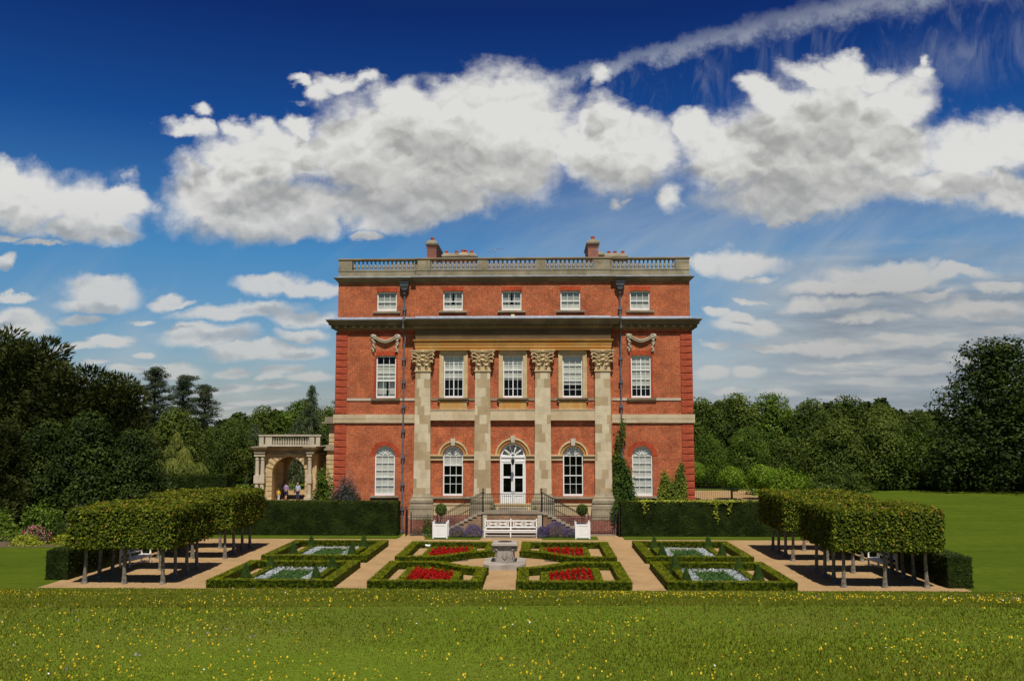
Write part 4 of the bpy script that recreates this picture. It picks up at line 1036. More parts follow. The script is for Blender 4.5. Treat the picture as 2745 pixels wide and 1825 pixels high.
for s in (-1, 1):
    for t in (1, -1):
        xi, xo = s*.98, s*5.42
        if t > 0: yb, yf = -7.55, -13.62
        else: yb, yf = -15.60, -21.20
        # long side facing the circle is scooped out by it
        ycirc = yf if t > 0 else yb; yoth = yb if t > 0 else yf
        pl = []
        for i in range(11):
            x = abs(xi)+(4.3-abs(xi))*i/10
            yy = CY+t*math.sqrt(max(0, R0**2-x*x)) if x < R0 else ycirc
            yy = max(yy, ycirc) if t > 0 else min(yy, ycirc)
            pl.append((s*x, yy))
        # soften the corner
        for _ in range(2): pl = [pl[0]]+[((pl[i-1][0]+2*pl[i][0]+pl[i+1][0])/4, (pl[i-1][1]+2*pl[i][1]+pl[i+1][1])/4) for i in range(1, 10)]+[pl[-1]]
        curve = pl+[(xo, ycirc)]
        lines = [(curve, W, H), ([(xo, ycirc), (xo, yoth)], W, H), ([(xo, yoth), (xi, yoth)], W, H), ([(xi, yoth), pl[0]], W, H)]
        w2, h2 = .36, .34
        if t > 0: inner = [(s*4.2, yf+.3), (s*4.2, -9.95), (s*1.92, -9.95), (s*1.92, -11.9)]
        else: inner = [(s*1.98, yf+.3), (s*1.98, -18.75), (s*3.5, -17.55), (s*4.32, -17.55), (s*4.32, yf+.3)]
        lines.append((inner, w2, h2))
        hedge('box_hedge', lines, W, H, 'leaf_box_hedge', 'low clipped box hedge framing the red flower bed '+NAMES[(s, t)], 'hedge', 'box hedges of the parterre')
        # scarlet bedding
        n = 430 if t < 0 else 400; V = []; Vg = []; pr = []
        for _ in range(n):
            if t > 0:
                x = rg.uniform(2.08, 4.04); y = rg.uniform(-13.3 if x > 2.9 else (-12.9 if x > 2.5 else -12.1), -10.15)
                
            else:
                x = rg.uniform(2.2, 4.12); y = rg.uniform(-20.8, -17.78 if x > 3.4 else -18.8+(x-2.2)*.8)
            gx = round(x/.25)*.25+rg.uniform(-.05, .05); 
            pr.append((s*gx, y, rg.uniform(.22, .44)))
        pr = np.array(pr)
        for zz, sz in ((.0, .085), (-.05, .095), (-.1, .085)):
            for rep in range(2):
                C = pr+[0, 0, zz]+RNG.normal(0, .022, pr.shape); V.append(leaves(C, np.tile([0, -.7, .6], (len(C), 1)), sz, .8, .7))
        for rep in range(5):
            C = pr.copy(); C[:, 2] = RNG.uniform(.04, .2, len(C)); C[:, :2] += RNG.normal(0, .09, (len(C), 2)); Vg.append(leaves(C, np.tile([0, 0, 1.], (len(C), 1)), .10, .6, .6))
        bed = empty('flower_bed', (s*3.1, yf+2.2, 0), label='scarlet flowers in rows in the bed '+NAMES[(s, t)], cat='flower bed', group='scarlet flower beds')
        o = np.array([s*3.1, yf+2.2, 0])
        quad_mesh('blossom', np.concatenate(V)-o, M['petal_red'], bed); quad_mesh('foliage', np.concatenate(Vg)-o, M['leaf_bedding'], bed)
        if t > 0: P_ = [(2.0, -12.9), (4.1, -13.5), (4.1, -10.05), (2.0, -10.05)]
        else: P_ = [(2.1, -21.0), (4.2, -21.0), (4.2, -17.7), (3.5, -17.7), (2.1, -18.8)]
        MB().poly([(s*x-o[0], y-o[1], .012) for x, y in P_]).build('soil', M['soil'], bed)

# outer beds with yew cones and silver edging
cone0 = None
def make_cone():
    r = empty('topiary_cone', (0, 0, 0), group='clipped topiary cones in the corners of the outer beds')
    n = 2600; h = RNG.random(n)**1.0; rad = .30*(1-h)**.9+.015; a = RNG.random(n)*2*PI
    h = 1-np.sqrt(RNG.random(n)); rad = .31*(1-h)**.85+.012
    C = np.column_stack([rad*np.cos(a), rad*np.sin(a), .04+h*.92])+RNG.normal(0, .012, (n, 3))
    N = np.column_stack([np.cos(a), np.sin(a), np.full(n, .35)])
    quad_mesh('foliage', leaves(C, N, .045, jit=.5), M['leaf_box_bush'], r)
    MB().lathe((0, 0, 0), [(.29, .02), (.20, .35), (.09, .72), (.008, .94)], 10).build('core', M['leaf_box_bush'], r)
    return r
SIDE = {-1: 'left', 1: 'right'}
for s in (-1, 1):
    for t in (1, -1):
        y0, y1 = (-7.05, -13.35) if t > 0 else (-15.50, -21.15)
        xa, xb = s*7.40, s*12.40
        where = 'far %s %s' % (SIDE[s], 'near the house' if t > 0 else 'near the meadow')
        lines = [([(xa, y0), (xb, y0)], W, H), ([(xb, y0), (xb, y1)], W, H), ([(xb, y1), (xa, y1)], W, H), ([(xa, y1), (xa, y0)], W, H),
                 ([(s*8.12, y1+.3), (s*8.12, y1+3.7)], .34, .32), ([(s*11.12, y1+.3), (s*11.12, y1+3.7)], .34, .32)]
        hedge('box_hedge', lines, W, H, 'leaf_box_hedge', 'low clipped box hedge framing the silver bed, '+where, 'hedge', 'box hedges of the parterre')
        for (cx, cy, lab) in ((s*8.12, y1+.75, 'inner front'), (s*11.2, y1+.62, 'outer front'), (s*8.12, y1+3.95, 'inner back'), (s*11.15, y1+4.2, 'outer back')):
            if cone0 is None: cone0 = c = make_cone()
            else: c = copy_tree(cone0)
            c.location = (cx, cy, 0); c.rotation_euler = (0, 0, rg.random()*6); sc = rg.uniform(.9, 1.1); c.scale = (sc, sc, sc*rg.uniform(.93, 1.08))
            tag(c, 'dark clipped cone, %s corner of silver bed, %s' % (lab, where), 'topiary', 'clipped topiary cones in the corners of the outer beds')
        # silver ring and green filling
        o = np.array([s*9.6, y1+2.4, 0]); S_ = []; Gn = []
        n = 5200; x = RNG.uniform(8.35, 10.92, n); y = RNG.uniform(y1+.45, y1+4.35, n)
        ring = (x < 8.85) | (x > 10.4) | (y < y1+.85) | (y > y1+3.85)
        C = np.column_stack([s*x, y, RNG.uniform(.08, .27, n)])
        keep = ~((x < 8.6) & (y < y1+.9))
        S_ = leaves(C[ring & keep], np.tile([0, -.3, 1.], ((ring & keep).sum(), 1)), .10, .55, .6)
        n = 4500; x = RNG.uniform(8.75, 10.5, n); y = RNG.uniform(y1+.75, y1+3.95, n)
        C2 = np.column_stack([s*x, y, RNG.uniform(.04, .22, n)+.05*np.sin(x*9)*np.sin(y*8)])
        bed = empty('flower_bed', tuple(o), label='silver-leaved edging around green bedding, '+where, cat='flower bed', group='silver and green beds')
        quad_mesh('silver_edging', S_-o, M['leaf_silver'], bed); quad_mesh('foliage', leaves(C2, np.tile([0, -.2, 1.], (n, 1)), .10, .5, .7)-o, M['leaf_bedding'], bed)
        MB().poly([(s*8.3-o[0], y1+.3-o[1], .012), (s*10.95-o[0], y1+.3-o[1], .012), (s*10.95-o[0], y1+4.5-o[1], .012), (s*8.3-o[0], y1+4.5-o[1], .012)]).build('soil', M['soil'], bed)
if True:   # a stray white garden fleece on the far left corner of the back left bed
    mb = MB(); rr = random.Random(9)
    for k in range(5): mb.ball((rr.uniform(-.14, .14), rr.uniform(-.06, .06), .05+rr.random()*.08), rr.uniform(.06, .1), 6, 1.2, .8, .7)
    o = mb.build('cloth_bundle', M['white_paint'], None, smooth=True); o.location = (-4.42, -9.85, .33)
    tag(o, 'small crumpled white cloth lying on the hedge behind the left red flowers', 'cloth')

# ------------------------------------------------------------------ carved well head
well = empty('well_head', (0, -14.45, 0), label='carved square stone well head on a stepped plinth in the middle of the parterre', cat='well head')
MB().prismz([(-.78, -1.55), (.78, -1.55), (1.12, -1.1), (1.12, 1.1), (.78, 1.5), (-.78, 1.5), (-1.12, 1.1), (-1.12, -1.1)], 0, .25).build('plinth', M['stone_well'], well)
mb = MB(); mb.lathe((0, 0, 0), [(.60, .25), (.60, .30), (.54, .38), (.52, .70), (.56, 1.0), (.60, 1.1)], 20); mb.build('drum', M['stone_well'], well, smooth=True)
mb = MB()
hw = [(.44, .25), (.40, .5), (.36, .8), (.46, 1.08)]
for s in (-1, 1):      # four flat tapering faces join at corner brackets
    pass
mb.add([(-.52, -.56, .25), (.52, -.56, .25), (.34, -.60, .85), (-.34, -.60, .85), (.42, -.60, 1.08), (-.42, -.60, 1.08), (-.52, -.2, .25), (.52, -.2, .25), (.34, -.2, .85), (-.34, -.2, .85), (.42, -.2, 1.08), (-.42, -.2, 1.08)],
       [(0,1,2,3), (3,2,4,5), (1,7,8,2), (2,8,10,4), (0,3,9,6), (3,5,11,9)])
mb.build('shield_face', M['stone_well'], well)
mb = MB(); mb.tube([(-.16, -.615, .62), (-.08, -.625, .55), (0, -.62, .42), (.08, -.625, .55), (.16, -.615, .62)], .014, 5); mb.tube([(-.13, -.615, 1.0), (-.10, -.62, .7), (0, -.615, .44)], .01, 4); mb.tube([(.13, -.615, 1.0), (.10, -.62, .7), (0, -.615, .44)], .01, 4)
rr = random.Random(2)
for s in (-1, 1):
    for sy in (-1, 1):
        mb.ball((s*.52, sy*.50-.04, 1.0), .13, 10, 1, .9, .8); mb.ball((s*.44, sy*.56-.04, .95), .08, 8)
        mb.tube([(s*.60, sy*.52, 1.08), (s*.62, sy*.56, .9), (s*.56, sy*.58, .82)], [.06, .07, .03], 6)
    for k in range(16):
        z = .9-k*.034; mb.ball((s*(.38+(k/16)**1.5*.14)+rr.uniform(-.03, .03), -.60, z), rr.uniform(.025, .045), 5)
mb.build('carving', M['stone_well'], well)
mb = MB(); mb.box(-.66, -.72, 1.10, .66, .62, 1.16)
mb.add([(-.70, -.78, 1.165), (.70, -.78, 1.165), (.70, .66, 1.165), (-.70, .66, 1.165), (-.68, -.76, 1.27), (.68, -.76, 1.27), (.68, .64, 1.27), (-.68, .64, 1.27), (-.58, -.6, 1.30), (.58, -.6, 1.30), (.58, .54, 1.30), (-.58, .54, 1.30)],
       [(0,1,5,4), (1,2,6,5), (2,3,7,6), (3,0,4,7), (4,5,9,8), (5,6,10,9), (6,7,11,10), (7,4,8,11), (8,9,10,11), (3,2,1,0)])
rim = mb.build('rim', M['stone_well'], well); MB().lathe((0, -.03, 1.304), [(.40, 0), (.40, .004)], 18).build('well_shade_disc', M['iron'], rim)  # flat dark disc, its colour stands in for the shaded shaft
for c in well.children: c.scale = (.93, .93, .93)

# ------------------------------------------------------------------ white furniture
def white_bench(name, L, panels, label, cat='bench', group=None):
    r = empty(name, (0, 0, 0), label=label, cat=cat, group=group); mt = M['bench_paint']
    xs_ = [-L/2+L*i/panels for i in range(panels+1)]
    for x in xs_:
        mb = MB().box(x-.04, .22, 0, x+.04, .30, 1.04).box(x-.05, .21, 1.04, x+.05, .31, 1.07); mb.ball((x, .26, 1.09), .045, 8); mb.build('leg', mt, r)
        MB().box(x-.035, -.28, 0, x+.035, -.21, .42 if 0 < xs_.index(x) < panels else .64).build('leg', mt, r)
    mb = MB()
    for k in range(5): mb.box(-L/2-.02, -.30+k*.105, .40, L/2+.02, -.215+k*.105, .43)
    mb.build('seat', mt, r)
    MB().box(-L/2, -.27, .29, L/2, -.24, .395).box(-L/2, .24, .30, L/2, .27, .395).build('apron', mt, r)
    MB().box(-L/2, -.26, .10, L/2, -.235, .13).build('stretcher', mt, r)
    MB().box(-L/2, .23, .96, L/2, .29, 1.03).build('top_rail', mt, r)
    MB().box(-L/2, .235, .55, L/2, .285, .62).build('lower_rail', mt, r)
    for i in range(panels):
        a, b = xs_[i]+.04, xs_[i+1]-.04; mb = MB(); y = .26
        mb.box(a+.10, .245, .62, a+.14, .275, .96).box(b-.14, .245, .62, b-.10, .275, .96)
        a2, b2 = a+.14, b-.14; n = max(2, round((b2-a2)/.6)); cw = (b2-a2)/n
        for k in range(n):
            x0 = a2+k*cw; xc = x0+cw/2
            for zc in (.70, .88):
                pts = [(xc+cw*.46*math.cos(t_), y, zc+.075*math.sin(t_)) for t_ in [2*PI*q/16 for q in range(17)]]
                mb.tube(pts, .017, 4)
            mb.tube([(x0, y, .63), (x0+cw/2, y, .79), (x0+cw, y, .63)], .015, 4).tube([(x0, y, .95), (x0+cw/2, y, .79), (x0+cw, y, .95)], .015, 4)
            mb.tube([(x0, y, .79), (x0+cw, y, .79)], .013, 4)
        mb.build('lattice_back', mt, r)
    for s in (-1, 1):
        x = s*L/2
        MB().tube([(x, .24, .70), (x, .0, .72), (x, -.2, .69), (x, -.30, .66)], [.03, .03, .032, .035], 6).build('armrest', mt, r)
    return r
b_ = white_bench('garden_bench', 3.28, 2, 'long white double garden bench with lattice back in front of the stair wall'); b_.location = (-.085, -2.36, .045)
b_ = white_bench('garden_bench', 1.9, 1, 'small white bench half hidden under the left stilted hornbeams'); b_.location = (-18.75, -14.6, .01); b_.rotation_euler = (0, 0, PI/2-.12)
b_ = white_bench('garden_bench', 1.9, 1, 'small white bench half hidden under the right stilted hornbeams'); b_.location = (18.6, -14.9, .01); b_.rotation_euler = (0, 0, -PI/2+.1)

def planter(label, x):
    r = empty('planter_box', (x, -2.85, .05), label=label, cat='planter', group='white planter boxes with clipped ball trees')
    mt = M['white_paint']; w = .43
    for sx in (-1, 1):
        for sy in (-1, 1):
            MB().box(sx*w-.045, sy*w-.045, 0, sx*w+.045, sy*w+.045, .95).ball((sx*w, sy*w, 1.0), .055, 8).box(sx*w-.03, sy*w-.03, .95, sx*w+.03, sy*w+.03, .97).build('corner_post', mt, r)
    for (ax, s) in ((0, -1), (0, 1), (1, -1), (1, 1)):
        mb = MB()
        def bb(u0, z0, u1, z1, d0, d1):
            if ax == 0: mb.box(u0, s*d0, z0, u1, s*d1, z1)
            else: mb.box(s*d0, u0, z0, s*d1, u1, z1)
        bb(-w+.045, .05, w-.045, .86, w-.03, w); bb(-w+.045, .05, w-.045, .13, w, w+.02); bb(-w+.045, .78, w-.045, .90, w, w+.02)
        bb(-w+.045, .13, -w+.12, .78, w, w+.02); bb(w-.12, .13, w-.045, .78, w, w+.02); bb(-w+.19, .2, w-.19, .71, w, w+.008)
        mb.build('side_panel', mt, r)
    MB().box(-w+.03, -w+.03, .70, w-.03, w-.03, .84).build('soil', M['soil'], r)
    t = empty('ball_tree', (x, -2.85, .05), label='small clipped bay ball on a thin stem in the '+label.split(' holding')[0], cat='topiary', group='clipped balls growing in the planters')
    MB().tube([(0, 0, .80), (.01, 0, 1.45)], [.022, .018], 6).build('trunk', M['bark'], t)
    n = 2600; N = RNG.normal(0, 1, (n, 3)); N /= np.linalg.norm(N, axis=1)[:, None]; rad = .37*RNG.uniform(.72, 1.07, n)
    C = N*rad[:, None]+[0, 0, 1.74]
    quad_mesh('crown', leaves(C, N, .065, jit=.6), M['leaf_box_bush'], t)
    return r
planter('left white planter box holding a ball tree', -4.49); planter('right white planter box holding a ball tree', 4.44)

def tuft(name, loc, rx, ry, rz, mat, label, cat, n=2500, size=.06, asp=.5, top=None, topn=0, group=None, up=.6, tsize=.05, jit=.7, core=True):
    r = empty(name, loc, label=label, cat=cat, group=group)
    N = RNG.normal(0, 1, (n, 3)); N[:, 2] = np.abs(N[:, 2]); N /= np.linalg.norm(N, axis=1)[:, None]
    lump = 1+.18*np.sin(N[:, 0]*7+loc[0]*3)*np.sin(N[:, 2]*6+1)+.12*np.sin(N[:, 1]*9+N[:, 0]*5)
    C = N*(RNG.uniform(.55, 1.04, n)**.6*lump)[:, None]*[rx, ry, rz]
    quad_mesh('foliage', leaves(C, N+[0, 0, up], size*RNG.uniform(.6, 1.4, n), asp, jit), M[mat], r)
    if top:
        N = RNG.normal(0, 1, (topn, 3)); N[:, 2] = np.abs(N[:, 2])+.25; N /= np.linalg.norm(N, axis=1)[:, None]
        C = N*RNG.uniform(.92, 1.15, topn)[:, None]*[rx, ry, rz]
        quad_mesh('flowers', leaves(C, np.tile([0, -1., .3], (topn, 1)), tsize, .45, .5), M[top], r)['kind'] = 'stuff'
    return r
LAV = 'lavender clumps below the stair'
for (x, y, rx, rz, lab) in ((-3.45, -2.5, .52, .62, 'faded lavender clump next to the left planter box'), (-2.45, -2.55, .62, .72, 'purple lavender clump at the left end of the long white bench'),
                            (1.95, -2.5, .42, .62, 'small purple lavender clump at the right end of the long white bench'), (2.75, -2.5, .72, .90, 'biggest and most purple lavender clump right of the long white bench'), (3.62, -2.45, .40, .55, 'low green lavender clump next to the right planter box')):
    k = 1 if 'faded' not in lab and 'low green' not in lab else .35
    tuft('lavender_bush', (x, y, .05), rx, .42, rz, 'leaf_lavender', lab, 'lavender', 3000, .07, .25, 'petal_lavender', int(900*k), LAV, tsize=.075)
tuft('shrub', (-5.35, -2.2, .02), .32, .3, .48, 'leaf_box_bush', 'small dark green bush squeezed left of the left planter box', 'shrub', 1200, .06)
tuft('lavender_bush', (-6.2, -1.55, .05), .5, .2, .45, 'leaf_lavender', 'low greyish lavender plant behind the left low iron railing', 'lavender', 1200, .06, .3)
tuft('climbing_plant', (-5.55, -1.0, .05), .38, .12, 1.15, 'leaf_climber_light', 'young yellow-green plant growing up behind the left low railing', 'plant', 700, .10, .6)
tuft('potted_plant', (-1.35, -.55, 1.62), .24, .18, .36, 'leaf_climber', 'little green plant on the landing left of the white door', 'plant', 500, .06)
tuft('potted_plant', (1.45, -.55, 1.62), .20, .16, .26, 'leaf_climber', 'little green plant on the landing right of the white door', 'plant', 400, .06)

# ------------------------------------------------------------------ tall yew hedges and side hedges
hedge('yew_hedge', [([(-19.6, -1.20), (-7.95, -1.20)], 1.1, 2.18)], 1.1, 2.18, 'leaf_yew_hedge', 'tall dark clipped yew hedge running left from the house front', 'hedge', 'tall clipped yew hedges', 420, .085, out=.045)
hr = hedge('yew_hedge', [([(7.50, -1.35), (19.6, -1.35)], 1.1, 2.22)], 1.1, 2.22, 'leaf_yew_hedge', 'tall dark clipped yew hedge running right from the house front', 'hedge', 'tall clipped yew hedges', 420, .085, out=.045)
C = []
for (x, z, n, sx, sz) in ((8.6, 2.26, 130, .35, .04), (8.5, 1.85, 40, .10, .22), (9.8, 2.26, 160, .9, .03), (12.0, 2.26, 200, 1.1, .04), (13.2, 2.2, 150, .35, .09), (13.0, 1.7, 60, .08, .30), (13.9, 1.95, 60, .10, .22), (14.4, 2.25, 120, .6, .04), (13.1, 1.2, 25, .07, .2)):
    C.append(np.column_stack([RNG.normal(x, sx, n), RNG.normal(-1.92 if z < 2.23 else -1.6, .05 if z < 2.23 else .22, n), RNG.normal(z, sz, n)]))
C = np.concatenate(C)
vine = quad_mesh('vine', leaves(C, np.tile([0, -.6, 1.], (len(C), 1)), .12*RNG.uniform(.6, 1.3, len(C)), .8, .5), M['leaf_yellow'])
tag(vine, 'bright yellow-green vine trailing over the top of the right tall hedge', 'vine')
for s, hx_, hy_ in ((-1, -20.25, -18.9), (1, 19.85, -20.0)):
    hedge('yew_hedge', [([(hx_, hy_), (hx_, -2.6)], 1.05, 1.32)], 1.15, 1.32, 'leaf_yew_hedge', 'waist-high dark yew hedge closing the %s side behind the stilted hornbeams' % SIDE[s], 'hedge', 'low side hedges', 380, .085, out=.05)

# ------------------------------------------------------------------ hornbeams on stilts
def crown_mesh(wx, wy, cx, nseed):
    z0, z1 = 1.62, 3.30; V = []; Q = []
    hx, hy = wx/2, wy/2
    for (ax, s) in ((0, -1), (0, 1), (1, -1), (1, 1)):
        area = (wy if ax == 0 else wx)*(z1-z0); n = int(area*430)
        u = RNG.uniform(-1, 1, n); z = RNG.uniform(z0, z1, n); bul = .02*np.sin(u*5+z*4+s*2)+RNG.normal(0, .035, n)
        if ax == 0: C = np.column_stack([s*(hx+bul)+cx, u*hy, z]); N = np.tile([s, 0, .45], (n, 1))
        else: C = np.column_stack([u*hx+cx, s*(hy+bul), z]); N = np.tile([0, s, .45], (n, 1))
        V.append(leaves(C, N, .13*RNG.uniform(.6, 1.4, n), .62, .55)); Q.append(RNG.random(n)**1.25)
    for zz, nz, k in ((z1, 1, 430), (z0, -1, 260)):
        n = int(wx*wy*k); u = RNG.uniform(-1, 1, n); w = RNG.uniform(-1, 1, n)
        C = np.column_stack([u*hx+cx, w*hy, zz+RNG.normal(0, .055, n)+.04*np.sin(u*4+w*3)]); V.append(leaves(C, np.tile([0, 0, nz], (n, 1)), .13*RNG.uniform(.6, 1.4, n), .62, .6)); Q.append(RNG.uniform(.35, 1, n) if nz > 0 else RNG.uniform(0, .3, n))  # sunlit top paler, shaded underside darker, both put into leaf colour
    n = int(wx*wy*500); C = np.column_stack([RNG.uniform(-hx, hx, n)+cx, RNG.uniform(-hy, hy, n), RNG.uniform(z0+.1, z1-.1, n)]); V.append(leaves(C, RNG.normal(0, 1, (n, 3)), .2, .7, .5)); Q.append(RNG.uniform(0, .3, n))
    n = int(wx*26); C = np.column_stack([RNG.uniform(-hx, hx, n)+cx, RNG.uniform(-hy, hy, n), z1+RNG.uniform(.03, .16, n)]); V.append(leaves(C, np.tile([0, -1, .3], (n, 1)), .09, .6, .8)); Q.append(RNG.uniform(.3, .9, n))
    return np.concatenate(V), np.concatenate(Q)
PROT = {}
def hornbeam(kind, wx, wy, cx):
    r = empty('hornbeam_tree', (0, 0, 0))
    cv_, cq_ = crown_mesh(wx, wy, cx, 1); quad_mesh('crown', cv_, M['leaf_hornbeam'], r, face_tone=cq_)
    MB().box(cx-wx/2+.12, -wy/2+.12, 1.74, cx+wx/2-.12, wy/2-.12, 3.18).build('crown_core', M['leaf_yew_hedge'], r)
    MB().tube([(0, 0, -.02), (0, 0, .12), (.01, .0, .4), (.03, 0, 1.1), (.0, 0, 1.9)], [.155, .115, .085, .072, .07], 9).build('trunk', M['bark_pale'], r)
    return r
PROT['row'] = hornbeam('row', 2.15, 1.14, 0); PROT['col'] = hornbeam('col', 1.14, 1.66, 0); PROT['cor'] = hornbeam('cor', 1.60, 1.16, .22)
used = set()
def plant_hb(kind, x, y, flip, label):
    if kind not in used: used.add(kind); o = PROT[kind]
    else: o = copy_tree(PROT[kind])
    o.location = (x, y, 0); f = rg.uniform(.985, 1.015)
    o.scale = ((-1 if flip else 1), (1 if rg.random() < .5 else -1), f)
    o.rotation_euler = (0, 0, rg.uniform(-.02, .02))
    tag(o, label, 'tree', 'stilted hornbeams clipped into hollow squares')
for s in (-1, 1):
    for (nm, ys_) in (('front', (-20.35, -19.0, -17.7, -16.35)), ('back', (-12.35, -10.95, -9.6, -8.2))):
        for j, y in enumerate(ys_):
            for i, ax in enumerate((14.95, 16.7, 18.5)):
                if i == 1 and j in (1, 2): continue
                k = 'cor' if (i != 1 and j in (0, 3)) else ('row' if j in (0, 3) else 'col')
                xx = s*ax; pos = {0: 'front', 1: 'second', 2: 'third', 3: 'rear'}[j]; col = {0: 'inner', 1: 'middle', 2: 'outer'}[i]
                flip = (i == 2) != (s < 0)
                plant_hb(k, xx+rg.uniform(-.03, .03), y+rg.uniform(-.03, .03), flip,
                         'clipped hornbeam on bare trunk, %s row, %s line, %s %s square' % (pos, col, nm, SIDE[s]))

# ------------------------------------------------------------------ meadow grass and flowers on the bank
n = 430000
d = 1/RNG.uniform(1/41., 1/4.6, n); x = 1.7+RNG.uniform(-1, 1, n)*(.62*d+3); y = -61+d
ok = (y < -21.6); x, y, d = x[ok], y[ok], d[ok]; n = len(x)
def lzv(x, y):
    t = -21.45-y; z = np.where(t > 1, .165*t, .165*t*t); z = np.where(t > 30, .165*30+(t-30)*.012, z); z = np.where(t < 0, 0, z)
    f = np.clip((-21.4-y)/4, 0, 1)
    return z+.035*np.sin(x*.31+y*.12)*f
z = lzv(x, y)
w = .0010*d*RNG.uniform(.6, 1.4, n); h = (.014+.0006*d)*RNG.uniform(.5, 1.5, n)*(1+.5*np.sin(x*.8+np.sin(y*.6)*2)*np.sin(y*.9))
a = RNG.uniform(0, PI, n); lx = RNG.normal(0, .45, n)*h; ly = RNG.normal(0, .45, n)*h
A = np.column_stack([x-w*np.cos(a), y-w*np.sin(a), z-.01]); B = np.column_stack([x+w*np.cos(a), y+w*np.sin(a), z-.01]); Cc = np.column_stack([x+lx, y+ly, z+h])
gr = quad_mesh('grass', np.stack([A, B, Cc], 1), M['grass_blade'], k=3)
tag(gr, 'short rough meadow grass covering the sloping bank in the foreground', 'grass', kind='stuff')
def scatter(name, n, mat, label, size, thr, seed, sc=.35, hgt=.06, dmin=5.5):
    d = 1/RNG.uniform(1/39., 1/dmin, n*5); x = 1.7+RNG.uniform(-1, 1, n*5)*(.62*d+3); y = -61+d
    from mathutils import noise as mn
    keep = np.array([mn.noise((xx*sc+seed, yy*sc*1.2, seed*1.7)) + .35*mn.noise((xx*1.3, yy*1.3, seed)) + rg.uniform(-.45, .45) for xx, yy in zip(x, y)]) > thr
    keep &= y < -23.2
    x, y, d = x[keep][:n], y[keep][:n], d[keep][:n]
    C = np.column_stack([x, y, lzv(x, y)+hgt*RNG.uniform(.6, 1.5, len(x))])
    m = len(x); s_ = size*RNG.uniform(.7, 1.25, m)*(1+d*.03)
    th = np.arange(6)*PI/3; tilt = RNG.normal(0, .35, (m, 2))
    V = C[:, None, :]+np.stack([np.outer(s_, np.cos(th)), np.outer(s_, np.sin(th)), np.outer(s_*tilt[:, 0], np.cos(th))+np.outer(s_*tilt[:, 1], np.sin(th))-0*np.outer(s_, th)], 2)*.5
    V[:, :, 2] += (-np.outer(s_, np.sin(th))*-.35)
    o = quad_mesh(name, V, M[mat], k=6); tag(o, label, 'flowers', kind='stuff'); return o
scatter('meadow_flowers', 4600, 'petal_yellow', 'small yellow flowers scattered through the meadow grass', .0105, .16, 3.1)
scatter('clover_heads', 300, 'petal_purple', 'dull purple flower heads in patches of the meadow grass', .012, .45, 8.4, .25)
# ------------------------------------------------------------------ stone porch wing at the left of the house
porch = empty('stone_porch', (-22.3, 27, 0), label='pale stone porch with round arch and balustrade beyond the left house corner', cat='porch')
def pp(mb, name, mat, parent=None, smooth=False):
    o = mb.build(name, M[mat], parent or porch, smooth)
    if parent is None: o.location = (22.3, -27, 0)
    return o
Yp = 27.0; XC = -22.45; RA = 1.60; ZS = 2.67
mb = MB(); n = 22     # voussoired arch front: wall with arched opening
def archwall(mb, Y0, Y1, xa, xb, zt, xc, r, zs):
    mb.box(xa, Y0, 0, xc-r, Y1, zt); mb.box(xc+r, Y0, 0, xb, Y1, zt)
    for i in range(n):
        a0, a1 = PI*i/n, PI*(i+1)/n
        p0 = (xc-r*math.cos(a0), zs+r*math.sin(a0)); p1 = (xc-r*math.cos(a1), zs+r*math.sin(a1))
        mb.prism([p0, (p0[0], zt), (p1[0], zt), p1], Y0, Y1)
archwall(mb, Yp, Yp+.9, -24.72, -19.75, 4.55, XC, RA, ZS)
pp(mb, 'arch_wall', 'stone_buff')
mb = MB()
for i in range(13):   # raised voussoirs
    a0 = PI*i/13+.035; a1 = PI*(i+1)/13-.035
    def pt(a, r): return (XC-r*math.cos(a), ZS+r*math.sin(a))
    r1 = 2.35 if 2 < i < 10 else 2.3
    zc = lambda p: (p[0], min(p[1], 4.5))
    mb.prism([pt(a0, RA), zc(pt(a0, r1)), zc(pt(a1, r1)), pt(a1, RA)], Yp-.07, Yp+.02)
mb.prism([(XC-.22, 4.32), (XC+.22, 4.32), (XC+.30, 4.62), (XC-.30, 4.62)], Yp-.16, Yp)
for sx in (-1, 1):
    for k in range(6):
        z = .1+k*.45
        mb.box(XC+sx*RA, Yp-.06, z, XC+sx*(RA+.62), Yp+.02, z+.39)
pp(mb, 'voussoirs', 'stone_buff')
mb = MB(); archwall(mb, Yp+5.2, Yp+5.9, -24.72, -19.75, 4.55, XC, RA, ZS); pp(mb, 'rear_arch_wall', 'stone_buff')
pp(MB().box(-24.7, Yp+.9, 0, -24.15, Yp+2.0, 4.4).box(-24.7, Yp+4.1, 0, -24.15, Yp+5.2, 4.4).box(-24.7, Yp+2.0, 3.6, -24.15, Yp+4.1, 4.4), 'side_wall', 'stone_buff')
pp(MB().box(-20.2, Yp+.9, 0, -19.75, Yp+5.2, 4.4), 'side_wall', 'stone_buff')
pp(MB().box(-25.5, Yp+.02, 4.56, -19.9, Yp+6.1, 4.62), 'ceiling', 'stone_dark')
def column(x, y):
    mb = MB()
    mb.lathe((x, y, 0), [(.29, .42), (.29, .52), (.24, .58), (.22, .66), (.205, .72), (.20, 1.7)], 14)
    mb.box(x-.25, y-.25, 1.75, x+.25, y+.25, 2.5); mb.lathe((x, y, 0), [(.21, 2.5), (.20, 2.65), (.175, 3.95), (.215, 4.0), (.215, 4.08), (.18, 4.1), (.18, 4.22), (.25, 4.32)], 14)
    mb.box(x-.26, y-.26, 4.32, x+.26, y+.26, 4.45)
    return pp(mb, 'column', 'stone_pale')
for x in (-25.38, -24.86, -20.3): column(x, Yp-.5)
mb = MB()
for (xa, xb) in ((-25.72, -24.5), (-20.7, -19.9)): mb.box(xa, Yp-.95, 0, xb, Yp-.02, .42)
pp(mb, 'column_plinth', 'stone_pale')
